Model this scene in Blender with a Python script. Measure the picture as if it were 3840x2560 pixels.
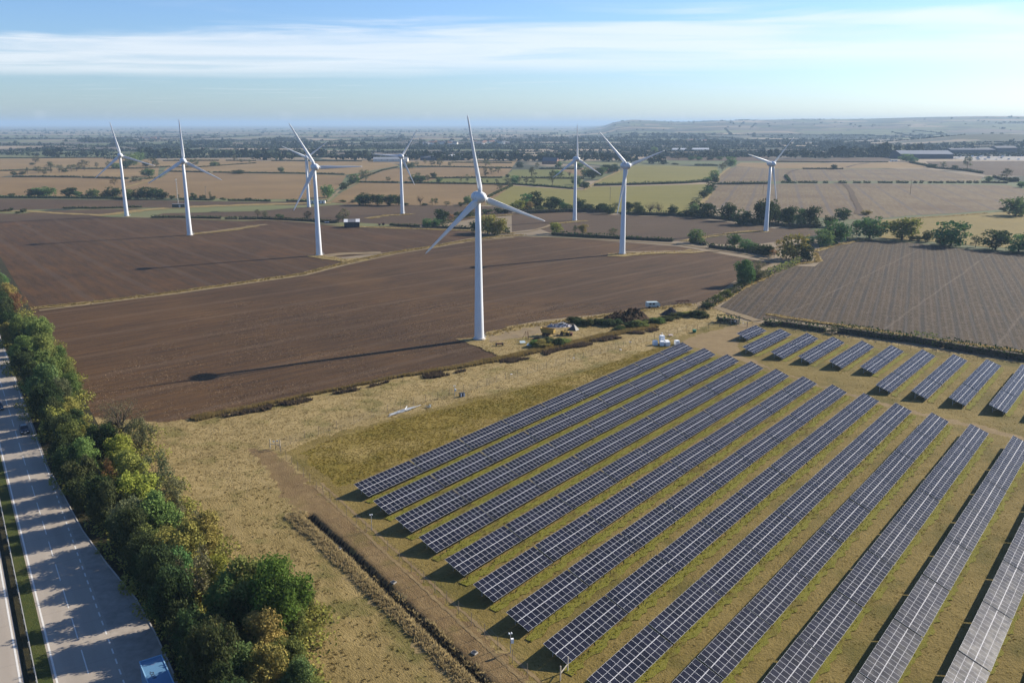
import bpy, math, random
import numpy as np
from mathutils import Vector, Matrix
R_ = math.radians
sc = bpy.context.scene
for o in list(bpy.data.objects):
    bpy.data.objects.remove(o)
COL = sc.collection

# ------------------------------------------------------------------ camera
cam_d = bpy.data.cameras.new('camera')
cam_d.lens = 30.0; cam_d.sensor_width = 36.0
cam_d.clip_start = 0.5; cam_d.clip_end = 90000
cam = bpy.data.objects.new('camera', cam_d); COL.objects.link(cam)
cam.location = (0, 0, 67.0)
cam.rotation_euler = (R_(90 - 14.32), 0, 0)
sc.camera = cam

# ------------------------------------------------------------------ light, sky, exposure
SUN_AZ, SUN_EL = 60.5, 28.0                      # azimuth measured from +Y towards +X
sun_d = bpy.data.lights.new('sun', 'SUN')
sun_d.energy = 5.0; sun_d.angle = R_(0.53); sun_d.color = (1.0, 0.91, 0.77)
sun = bpy.data.objects.new('sun', sun_d); COL.objects.link(sun)
sdir = Vector((math.sin(R_(SUN_AZ)) * math.cos(R_(SUN_EL)), math.cos(R_(SUN_AZ)) * math.cos(R_(SUN_EL)), math.sin(R_(SUN_EL))))
sun.rotation_euler = sdir.to_track_quat('Z', 'Y').to_euler()
sc.view_settings.view_transform = 'Standard'
sc.view_settings.look = 'None'
sc.view_settings.gamma = 1.0
sc.view_settings.use_curve_mapping = False
sc.view_settings.exposure = 0.95
cy = sc.cycles
cy.use_denoising = True
cy.max_bounces = 6; cy.diffuse_bounces = 2; cy.glossy_bounces = 2; cy.transmission_bounces = 3
cy.transparent_max_bounces = 4; cy.volume_bounces = 0
cy.volume_step_rate = 1.0
cy.sample_clamp_indirect = 4.0

world = bpy.data.worlds.new('World'); sc.world = world
world.use_nodes = True
wn = world.node_tree; wn.nodes.clear()
def W(t, **k):
    n = wn.nodes.new(t)
    for a, b in k.items(): setattr(n, a, b)
    return n
def wmath(op, a, b=None, clamp=False):
    n = W('ShaderNodeMath', operation=op); n.use_clamp = clamp
    for i, v in enumerate((a, b)):
        if v is None: continue
        if isinstance(v, (int, float)): n.inputs[i].default_value = v
        else: wn.links.new(v, n.inputs[i])
    return n.outputs[0]
def wrange(v, a, b, c=0.0, d=1.0):
    n = W('ShaderNodeMapRange', interpolation_type='SMOOTHSTEP')
    wn.links.new(v, n.inputs[0])
    for i, q in enumerate((a, b, c, d)): n.inputs[i + 1].default_value = q
    return n.outputs[0]
sky = W('ShaderNodeTexSky', sky_type='NISHITA')
sky.sun_disc = False; sky.sun_elevation = R_(SUN_EL); sky.sun_rotation = R_(SUN_AZ)
sky.altitude = 120; sky.air_density = 1.0; sky.dust_density = 0.5; sky.ozone_density = 3.5
tc = W('ShaderNodeTexCoord'); sx = W('ShaderNodeSeparateXYZ'); wn.links.new(tc.outputs['Generated'], sx.inputs[0])
# a thin sheet of cirrus: the view direction projected on a plane one unit overhead
zc = wmath('MAXIMUM', sx.outputs['Z'], 0.012)
px = wmath('DIVIDE', sx.outputs['X'], zc); py = wmath('DIVIDE', sx.outputs['Y'], zc)
cmb = W('ShaderNodeCombineXYZ'); wn.links.new(px, cmb.inputs[0]); wn.links.new(py, cmb.inputs[1])
mp = W('ShaderNodeMapping'); wn.links.new(cmb.outputs[0], mp.inputs[0])
mp.inputs['Rotation'].default_value = (0, 0, R_(14)); mp.inputs['Scale'].default_value = (0.30, 0.52, 1)
nz = W('ShaderNodeTexNoise'); wn.links.new(mp.outputs[0], nz.inputs['Vector'])
nz.inputs['Scale'].default_value = 1.0; nz.inputs['Detail'].default_value = 7; nz.inputs['Roughness'].default_value = 0.55; nz.inputs['Distortion'].default_value = 0.6
mp2 = W('ShaderNodeMapping'); wn.links.new(cmb.outputs[0], mp2.inputs[0])
mp2.inputs['Rotation'].default_value = (0, 0, R_(8)); mp2.inputs['Scale'].default_value = (0.11, 0.10, 1); mp2.inputs['Location'].default_value = (3.1, 1.7, 0)
nz2 = W('ShaderNodeTexNoise'); wn.links.new(mp2.outputs[0], nz2.inputs['Vector'])
nz2.inputs['Scale'].default_value = 1.0; nz2.inputs['Detail'].default_value = 4
# the front edge of the sheet, bent by the noise
edge = wmath('ADD', wmath('ADD', py, wmath('MULTIPLY', px, 0.14)), wmath('MULTIPLY', wmath('SUBTRACT', nz.outputs['Fac'], 0.5), 5.5))
edge = wmath('ADD', edge, wmath('MULTIPLY', wmath('SUBTRACT', nz2.outputs['Fac'], 0.5), 7.0))
near_e = wrange(edge, 8.5, 10.3); far_e = wrange(edge, 14.5, 19.5, 1.0, 0.0)
dens = wmath('MULTIPLY', near_e, far_e)
wisp = wmath('MULTIPLY', wrange(nz.outputs['Fac'], 0.55, 0.75), wrange(py, 6.5, 9.5))
dens = wmath('ADD', wmath('MULTIPLY', dens, wrange(nz.outputs['Fac'], 0.28, 0.62, 0.45, 1.0)), wmath('MULTIPLY', wisp, 0.30), clamp=True)
dens = wmath('MULTIPLY', dens, 0.64)
cl = W('ShaderNodeMixRGB', blend_type='MIX'); wn.links.new(dens, cl.inputs[0])
tint = W('ShaderNodeMixRGB', blend_type='MULTIPLY'); tint.inputs[0].default_value = 1.0
wn.links.new(sky.outputs[0], tint.inputs[1]); tint.inputs[2].default_value = (0.98, 1.16, 1.47, 1)
wn.links.new(tint.outputs[0], cl.inputs[1])
cl.inputs[2].default_value = (9.3, 9.5, 9.7, 1)
bg = W('ShaderNodeBackground'); wn.links.new(cl.outputs[0], bg.inputs[0]); bg.inputs[1].default_value = 0.058
wo = W('ShaderNodeOutputWorld'); wn.links.new(bg.outputs[0], wo.inputs[0])

# ------------------------------------------------------------------ survey of the place, metres (x east of the camera, y ahead of it)
FIELDS = [['field','soil',2,[[-179.8,309.4],[-138.5,344],[-95,386.7],[-82.5,415.4],[-63.7,450.1],[-25.9,502.1],[1.1,522.1],[30,516],[64.5,496.4],[94,478.2],[108.2,454.8],[128.6,420.8],[130.5,412.8],[97,364.6],[79.3,328.8],[70.9,321.2],[49,308.6],[18.8,290.1],[2.1,281.5],[-10,268.1],[-18.3,265.8],[-8.8,253.8],[-3.3,242.7],[-14.4,233.4],[-32.5,221.4],[-52.4,205.5],[-69.9,192.2],[-80.2,186.7],[-91.3,178.2],[-105.4,192.8],[-123.1,225.6],[-154.6,273.5],[-173.3,299.8]]],['field','soil',2,[[-394,660.6],[-370.3,654.1],[-334.2,629.3],[-306.5,638.3],[-283.1,629.3],[-261.5,623.3],[-230.9,617.5],[-189.8,606.2],[-167.4,614.7],[-115.8,574.6],[-80.7,574.6],[-47.5,562.3],[-23.9,546],[-22.8,518],[-56.2,464.6],[-87.1,439.4],[-97.3,439.4],[-101.2,447],[-102.5,439.4],[-81.2,419.5],[-95,386.7],[-138.5,344],[-179.8,309.4],[-199.9,335.8],[-221.9,364.6],[-270.1,425],[-394.9,629.3]]],['field','soil2',2,[[-201.9,677.4],[-167.3,713.7],[-136.5,743.5],[-32,718.5],[-0,713.7],[0,660.6],[34.3,677.4],[81.8,644.5],[128.6,633],[168.2,574.6],[172.7,562.3],[201.3,568.4],[177.2,533.8],[163.3,544.9],[138.2,536.5],[105.4,503.1],[94.7,500.7],[25.3,536.5],[17.9,562.3],[0,544.9],[-0.2,644.5],[-27.8,621.9],[-53.8,577.7],[-83.8,587.4],[-121.6,600.7],[-184.7,618.2],[-201.2,633],[-267,636.8],[-268.3,660.6]]],['field','soil2',2,[[-491,793],[-471,793],[-344.4,778.1],[-225.7,759.3],[-225.7,759.3],[-164,762.6],[-175.2,728.3],[-216.7,728.3],[-215.8,725.3],[-255.9,721.4],[-269.6,708.9],[-303.5,704.3],[-362.1,696.9],[-406.3,681.7],[-418.3,673.1]]],['field','soil2',2,[[-408.2,656.5],[-391.6,656.5],[-378.5,652.5],[-369.4,677.4],[-341.4,690.6],[-306,699.6],[-293.3,690.6],[-309,636.8],[-359.2,600.7],[-370.4,594]]],['field','stubble',2,[[-684.2,1111.8],[-656.3,1111.8],[-572.6,1111.8],[-478.5,1072.2],[-443.6,1089.4],[-428.4,972.1],[-389.3,811],[-492.4,829.8],[-513.3,829.8]]],['field','stubble',2,[[-445.3,1100.5],[-487.9,1238.4],[-353.1,1197.5],[-353.1,1197.5],[-289.9,1184.5],[-220.3,1154.3],[-188,938.3],[-170.2,787.2],[-233.8,787.2],[-233.8,787.2],[-387.3,811],[-422.2,963.4]]],['field','tan2',2,[[-778.4,1267.2],[-746.7,1267.2],[-716.6,1362.2],[-599.6,1329],[-553,1362.2],[-454,1111.8],[-490.9,1100.5],[-604.8,1147],[-669.2,1164.2],[-658.9,1116.3],[-687,1116.3]]],['field','tan2',2,[[-1047.8,1711.7],[-1005,1711.7],[-811.4,1755.5],[-722.8,1701.1],[-621,1601.7],[-542.6,1379.4],[-606.9,1345.4],[-731.1,1390],[-755.3,1282.2],[-787.4,1282.2]]],['field','tan2',2,[[-654.9,1701.1],[-484.6,1649.9],[-470.5,1601.7],[-365.2,1578.6],[-244,1625.4],[-185.1,1433.8],[-209.8,1238.4],[-222.2,1171.7],[-294.9,1205.5],[-360.9,1224.5],[-358.5,1216.3],[-508.6,1267.2]]],['field','stubble',2,[[-213.9,1135],[-205.2,1210.9],[-173.8,1345.4],[-112.5,1379.4],[-0,1329],[-8.8,1135],[-90.1,1100.5],[-102.2,1027.5],[-136.3,1031.4],[-183.7,1043.3],[-184,1008.3]]],['field','stubble',2,[[-159.3,754],[-171,863.1],[-177.7,1008.3],[-129.4,997.2],[-82.6,1008.3],[-0,980.9],[-1.2,972.1],[-15.1,787.2],[-18.6,728.3],[-32.1,721.4],[-134.7,733.3]]],['field','tan2',2,[[-227.2,1578.6],[-148.9,1397.1],[-0,1345.4],[0,1362.2],[12.7,1701.1],[-0,1601.7],[-89.1,1578.6]]],['field','pasture',2,[[-101,1027.5],[-89.2,1089.4],[-12.7,1100.5],[-0,1267.2],[0,1297.4],[105.2,1313],[93.5,1147],[82,1089.4],[0,1111.8],[-0,980.9],[-57.3,1008.3]]],['field','pasture',2,[[0,1100.5],[41,1089.4],[89.4,1078.6],[72.6,930.2],[0,986.3],[-0,980.9],[-0,1089.4]]],['field','pasture2',2,[[0,963.4],[63.4,899.2],[75.2,891.7],[88.1,946.5],[119.1,946.5],[222,986.3],[205.5,891.7],[157.7,733.3],[133.2,656.5],[115.2,648.5],[83.8,660.6],[52.1,686.1],[0,695.1],[-23.4,733.3],[-10.9,849.5]]],['field','pasture2',2,[[88.9,954.9],[103.3,1027.5],[128.2,1135],[162.2,1282.2],[196.2,1426.3],[265.5,1415.2],[326.2,1379.4],[293.3,1238.4],[228.9,1017.8],[123.3,980.9]]],['field','stubble',2,[[110.8,1362.2],[162.5,1297.4],[149,1238.4],[91.1,1135],[66.5,1329]]],['field','rows',2,[[239.5,1008.3],[269.1,1135],[318.4,1297.4],[363.5,1397.1],[400.9,1362.2],[386.6,1313],[501.7,1313],[632.5,1329],[610.5,1123.3],[554.9,1031.4],[439.3,1043.3],[304.8,1031.4]]],['field','rows',2,[[159.2,723.4],[227.8,963.4],[292.7,989.9],[420.2,997.2],[554.5,968.6],[519.6,849.5],[462.4,754],[394.6,690.6],[339.4,660.6],[298.6,644.5],[264.7,621.9],[243.6,618.2],[214.3,636.8],[192.3,644.5],[180.2,677.4]]],['field','soil2',2,[[338.9,1941.7],[471.6,2012.7],[569.4,1941.7],[484.6,1649.9],[626.8,1701.1],[771.4,1801.6],[700.6,1601.7],[627.4,1534.3],[454.8,1547.3],[470.5,1601.7],[400.1,1601.7],[290.3,1625.4]]],['field','tan2',2,[[447.2,1521.5],[615,1513.1],[684.8,1556.1],[709.6,1513.1],[644.9,1355.5],[507.8,1329],[391.3,1329],[362.9,1415.2],[402.6,1534.3]]],['field','soil2',2,[[749.8,1578.6],[970.7,1601.7],[690.9,1135],[632.7,1159.2],[682.6,1297.4],[673.2,1397.1]]],['field','gold',2,[[264.8,614.7],[290.4,626.3],[363.6,658.9],[384.9,673.1],[404.9,644.5],[296.3,467.1],[265,475.6],[245.3,498.3],[222.8,512.9],[225.9,544.9]]],['field','rows2',2,[[146.2,408.2],[153.5,421.5],[162.2,454.8],[179.8,475.6],[211.9,507],[230.5,493.6],[248.4,467.1],[269.4,446.2],[281.6,433.9],[165.9,243.4],[155.1,249.6],[134,264.4],[109.9,284.1],[91,295.9],[89.9,292.1],[80.8,295.5],[75.2,304.9],[79.1,316.4],[93.8,344.4],[116,381.8],[122.8,395],[134.9,410.8]]],['field','soil2',2,[[106.8,491.2],[114.7,510.4],[159.7,544.9],[167.5,544.9],[200.7,556.4],[188.9,528.4],[173.7,512.9],[148.4,493.6],[136.4,484.4]]]]
STRIPS = [['dry_grass',5,[[-179.8,311.7],[-158.1,324.6],[-138.2,343],[-116.2,364.6],[-95.3,387.9],[-83,418.1],[-64.2,453.2],[-43.1,478.2],[-26,504],[-6.9,522.1],[6.5,528.4]]],['track',2.2,[[-174.5,307.9],[-136.7,339.4],[-94.2,383.2],[-81.8,411.4],[-63.1,445.4],[-25.6,496.4],[1.1,516]]],['track',3.6,[[-12,511.9],[3.7,522.1],[30,516],[65.2,502.1],[95.7,487.1],[110.9,466.2],[124.8,447],[132.9,420.8],[114.2,392.6],[98.5,366.8],[85.5,340.3],[79,327.1],[68.4,317.2],[52.3,309.4]]],['track',3,[[52.3,309.4],[27.1,297.6],[11.3,290.7],[2.1,282.8]]],['dry_grass',5,[[-10,267.5],[2.1,281.5],[18.8,290.1],[48.8,307.9],[68.8,318.8]]],['track',4,[[70.1,317.2],[76,314],[81.1,302],[85.8,290.7]]],['dry_grass',7,[[-413.4,670.6],[-383.1,677.4],[-350.4,660.6],[-314.2,647.7]]],['dry_grass',14,[[-311.2,641.4],[-289.3,691.5],[-262.3,713.7],[-213.7,733.3],[-179.5,745.5],[-157.7,749.7]]],['track',3,[[-287.6,632.3],[-232,620.4],[-165.9,609],[-117.3,582.2]]],['dry_grass',6,[[-115.8,574.6],[-79.4,564.7],[-50,557.6],[-24.1,550.6],[1.1,534.9]]],['dry_grass',7,[[-104.4,621.9],[-94.2,644.5],[-76.3,652.5],[-82.9,652.5]]],['dry_grass',6,[[27,590.6],[34,594],[45.3,604.1],[53.3,607.6]]],['track',3,[[0,539.3],[10.4,544.9],[21.7,568.4],[31.9,597.3]]],['dry_grass',10,[[50.4,446.2],[57.7,445.1],[75.5,452.8],[93.7,456.8],[100.4,460.9]]],['track',4,[[60.6,454.8],[76.1,456.8],[96.5,458.8],[111.8,458.8]]],['dry_grass',6,[[101.9,498.3],[119.6,520.6],[138.2,536.5],[153.6,547.7],[163.3,544.9]]],['dry_grass',9,[[-103.6,443.2],[-96.2,437.6],[-83.7,425],[-75,432.1]]],['track',8,[[-97,441.3],[-89.4,448.9],[-78.2,450.9],[-69.8,452.8]]],['dry_grass',7,[[-200.5,531.1],[-195.3,536.5],[-182.7,550.6],[-172.9,577.7]]],['track',5,[[-196.2,539.3],[-188.8,547.7],[-172.9,577.7],[-167.3,584.1]]],['dry_grass',3.5,[[70,308.6],[73.8,314.4],[83.4,328.8],[95.7,351.6],[116,381.8],[122.8,395],[135.5,412.4],[154.2,425],[161.6,452.8]]],['dry_grass',4,[[163.6,458.8],[181.3,480],[211,507.9]]],['dry_grass',5,[[288.3,623.3],[329.4,640.7],[364.5,660.6]]],['track',3,[[-163.5,764.7],[-178.8,891.7],[-179.1,980.9],[-188.6,1111.8],[-186.5,1238.4],[-175.9,1362.2]]],['dry_grass',5,[[-389.3,811],[-411.5,906.7],[-426,980.9],[-445.3,1100.5]]],['dry_grass',4,[[74.1,891.7],[105.2,1047.3],[138.1,1184.5],[158.7,1267.2]]],['dry_grass',4,[[160.4,733.3],[176.9,787.2],[199.1,863.1]]],['dry_grass',4,[[248.6,1047.3],[270.5,1135],[311.1,1267.2],[340.9,1362.2]]],['dry_grass',5,[[-52.4,587.4],[-36.1,629.3],[-26.7,633],[-0,648.5]]],['dry_grass',3,[[92.5,301.2],[101.5,292.4],[116.1,280.9],[134,264.4],[154.7,249]]],['dark',5,[[375.4,1008.3],[377.7,980.9],[349.5,891.7],[304.6,764.7],[280.9,695.1],[262.1,652.5]]],['dark',4,[[357.7,1135],[396,1238.4],[429.6,1303.6]]],['dark',5,[[523.7,1362.2],[572.6,1452.8],[618.8,1513.1]]]]
MEADOW = [[-104.1,191.2],[-80,186.1],[-69.8,191.8],[-52.2,204.8],[-32.4,220.6],[-14.3,232.5],[-3.3,242.2],[-9.1,253.8],[-17.9,265.2],[-10,267.5],[2.1,281.5],[18.8,290.1],[48.8,307.9],[70.4,318.8],[75.6,312.5],[80.3,292.8],[85.1,288],[90.5,286.1],[114.8,264.7],[147.5,236.6],[167.9,221.4],[69.5,81.7],[-31.9,78.3],[-107.7,178.2]]
DIRT = [[-9.3,267.5],[2,279.6],[18.8,288.7],[15.1,276.5],[3.4,267.5],[-6.3,261.9]]
SOLAR_FIELD = [[-48.3,167.8],[-43.4,175.5],[-28.2,189.7],[-13.6,201],[14.8,224.7],[43.4,253.8],[70,288],[87,284.1],[113.6,261.9],[146.7,235.2],[165.1,217.4],[79.3,81.7],[2.1,91.8],[-1.5,98.8],[-11.2,111.7],[-23.8,130.7],[-33.2,144.3]]
WEAR = [[52.4,259.1],[60.3,270.5],[78.5,286.1],[88.5,289.4],[83.6,282.8],[71.6,264.7],[68.2,246.1],[73.7,229.8],[82.6,213.6],[96.6,194.4],[113.2,177.6],[111.3,174.4],[95.6,192.2],[81.9,211.7],[71.9,232.1],[61.7,246.1],[56.8,253.8]]
BARE = [[-50.2,168.7],[-46,162.9],[-31.3,141.2],[-18.7,123.3],[-4.1,101.8],[0.7,94.7],[2.7,91.8],[-3,91.8],[-15.7,109.9],[-25.3,123.8],[-35.6,138.2],[-38,138.5],[-43.8,149.6],[-53.2,166],[-57.1,170.3]]
DITCH = [[-36,138],[-25.2,123.3],[-16.8,110.8],[-10.8,102.2],[-3.6,91.8],[-2.1,89.6]]
BANK = [[-37.6,137.5],[-27.4,123.8],[-18.2,110.8],[-12.4,103],[-4.8,91.8],[-3.3,89.6]]
FENCE_LINE = [[-50,169.2],[-31.3,140.8],[-22.3,128.5],[-13.2,115.1],[-3.7,101.4],[1.9,92.7]]
FENCE_LINE2 = [[-50,169.2],[-42.9,178.5],[-36.3,185.4],[-29.7,193.4],[-15.8,206],[-9,212.2],[-1.8,220.4],[1.5,222.8],[12.5,233.5],[23.7,244],[37,257.5],[42.7,261.6],[51,269.4],[58,276.2],[74.3,282.5]]
FENCE_LINE3 = [[81.6,282.2],[88.1,278.3],[91.1,276.2],[98.9,269.4],[107.2,261.6],[116.2,256.1],[126.5,245.9],[136,240.4],[146,234.1]]
HEDGES = [['d',1.8,1.8,[[-185.7,621.9],[-159.3,611.1],[-140.7,604.1],[-121,594]]],['d',1.8,1.8,[[-263.7,627.8],[-238.6,625.5],[-211.2,621.9]]],['d',1.8,1.7,[[-206.8,618.2],[-198.2,618.2]]],['d',1.8,1.8,[[-196.6,618.2],[-184.3,616.8]]],['d',1.6,1.5,[[-82.9,580.9],[-62,571.5]]],['d',1.8,1.7,[[-53,568.4],[-39.6,563.5],[-27.2,559.3]]],['m',1.8,2.2,[[-59.1,571.5],[-48.5,584.1],[-42.1,600.7],[-33.9,633],[-27.1,644.5]]],['d',1.8,2.2,[[25.1,529.5],[46.4,519],[65.2,510.4],[83.6,503.1],[94,498.3]]],['d',2,2,[[-491,801.3],[-475.8,801.3],[-416.7,796.6],[-380.9,793],[-348.3,787.2]]],['d',1.8,1.6,[[-302.4,781.5],[-269.1,773.6]]],['m',1.6,1.4,[[-253.4,770.2],[-228.5,769.1]]],['d',1.6,1.4,[[-227.9,766.9],[-214.1,762.6]]],['d',1.8,1.6,[[-199.7,762.6],[-164.3,759.3]]],['d',1.4,1.2,[[-365.3,699.6],[-335.7,696.9],[-305.4,708.9]]],['d',1.4,1.2,[[-400.8,672.3],[-395,675.7]]],['d',2,2,[[-642.8,1116.3],[-602.9,1116.3],[-550.8,1107.2]]],['d',2,2,[[-544.8,1100.5],[-477.2,1078.6]]],['d',2,2,[[-457.8,1068],[-444.7,1093.8]]],['m',2,1.6,[[-452.4,1027.5],[-449.1,1047.3]]],['d',2,1.8,[[-743.2,1261.4],[-702.3,1273.2],[-670.5,1267.2]]],['d',2,1.8,[[-658.2,1313],[-566.3,1329],[-542.6,1379.4]]],['d',2,1.8,[[-491.6,1244.1],[-466.1,1238.4],[-425.5,1221.7]]],['d',2,1.8,[[-420.1,1221.7],[-355.4,1205.5]]],['d',2,1.8,[[-355.4,1205.5],[-292.4,1194.9],[-226.1,1169.2]]],['d',2,2,[[-1017.6,1733.3],[-909.5,1733.3],[-811.4,1755.5],[-779.1,1766.8]]],['d',2,2,[[-641,1601.7],[-542.1,1611.1]]],['d',2,2,[[-529,1611.1],[-470.5,1601.7]]],['m',1.6,1.2,[[-536,1362.2],[-495,1362.2],[-444.8,1513.1]]],['d',2,2,[[-442.5,1601.7],[-416.5,1601.7]]],['d',2,2,[[-414.5,1601.7],[-272.5,1578.6]]],['m',2,1.6,[[-264.5,1601.7],[-203.5,1578.6]]],['d',2,2,[[-179.6,1012.1],[-132.2,1004.6]]],['d',2,2,[[-123.7,997.2],[-56,986.3],[-0,972.1]]],['d',2,2,[[0,979.1],[35.7,946.5],[64.3,911.3]]],['d',2,2,[[-103.8,1085.1],[-48.5,1098.3],[-12.7,1098.3]]],['d',2,2,[[12.4,1098.3],[47.7,1085.1],[89.4,1078.6]]],['d',2,2,[[-151.6,1390],[-60,1362.2],[-0,1342.1]]],['d',2,1.8,[[-105.5,1530],[-0,1513.1]]],['m',2,1.5,[[-181.3,946.5],[-188.6,1111.8],[-189.2,1267.2],[-179.3,1362.2]]],['m',2,1.8,[[-21.7,811],[-0,954.9]]],['d',3,3.2,[[91,958.3],[121.8,968.6],[160.3,980.9],[200.9,999],[232.4,1027.5],[245,1037.3]]],['d',2.5,3,[[231.2,975.6],[291.6,986.3]]],['d',2,2,[[41.1,1313],[104.5,1303.6]]],['d',2.2,2.5,[[301.5,1426.3],[332.8,1415.2]]],['d',2,2,[[313.3,1008.3],[329.2,1002.7]]],['d',2,2,[[332.9,1008.3],[353.1,1002.7]]],['d',2,2,[[362.7,1008.3],[365.8,1002.7]]],['d',2,2,[[380.4,1008.3],[387.2,1002.7]]],['d',2,2,[[397.6,1008.3],[403.6,1002.7]]],['d',2,2,[[409.6,1008.3],[414.9,1002.7]]],['d',2,2,[[426.1,1008.3],[440.1,1002.7]]],['d',2,2,[[447.6,1008.3],[459,1002.7]]],['d',2,2,[[467.9,1008.3],[468.5,1002.7]]],['d',2,2,[[475.5,1008.3],[475.2,1002.7]]],['d',2,2,[[485.6,1008.3],[485.5,1002.7]]],['d',2,2,[[490.7,1008.3],[494.9,1002.7]]],['d',2,2,[[498.9,1008.3],[498.7,1002.7]]],['d',2,2,[[505.9,1008.3],[514.5,1002.7]]],['d',2,2,[[518.6,1008.3],[523.3,1002.7]]],['d',2,2,[[529.4,1008.3],[532.1,1002.7]]],['d',2,2,[[537.6,1008.3],[540.3,1002.7]]],['d',2.2,2.2,[[439.2,1313],[485.3,1313],[498.9,1309.9]]],['d',2.2,2.4,[[357.7,1135],[329.4,1027.5]]],['d',3,3,[[700.2,1534.3],[673,1415.2],[650.8,1329],[662.1,1273.2],[648.8,1197.5]]],['d',3,3,[[616.9,1111.8],[598.8,1047.3],[600.5,1027.5]]],['m',2,1.5,[[469.7,1565],[625.3,1538.7],[667.4,1547.3]]],['d',2.4,2.4,[[546.5,1008.3],[571.6,999]]],['d',2.5,2.5,[[301.2,1433.8],[334.6,1415.2]]],['d',3.5,3.5,[[8.3,656.5],[47.8,673.1],[79.2,664.7]]],['d',3.5,3,[[82.8,652.5],[130.1,640.7],[156.2,614.7],[173.8,580.9],[191.9,568.4],[201.3,568.4]]],['d',1.8,2,[[103.5,493.6],[109.8,482.2]]],['d',1.9,2.4,[[109.7,473.4],[118.8,463.7],[127.8,452.8],[134.3,445.1]]],['m',2.4,2.4,[[71.7,312.5],[78.2,321.4],[84.6,332],[93.8,348],[97.1,355.2]]],['g',2.2,2.6,[[117,385.2],[123.1,392.6],[134.1,408.2],[143.2,421.5]]],['m',2.6,2,[[98.7,359.5],[116.1,382.4]]],['d',2.2,2.6,[[71.5,289.4],[75.6,287.4],[77.6,285.4]]],['d',2,2.2,[[86.8,285.4],[90.6,282.2]]],['d',2.2,2.3,[[91.8,284.1],[97.4,280.1],[103.9,274.7]]],['d',2.4,2.6,[[107.4,273.9],[112.5,271.7],[120.4,265.1],[127.2,261.6]]],['g',2.6,3,[[127.3,261.9],[129.3,258.8],[131.8,256.8]]],['d',2.4,2.6,[[131.8,256.8],[133.3,255.1]]],['d',2.6,2.8,[[133.3,254.2],[139.5,248.4],[149.4,239.8],[155.1,236.3]]],['d',1.6,1.5,[[64,298.5],[66.9,297.6],[69,295]]]]
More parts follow.
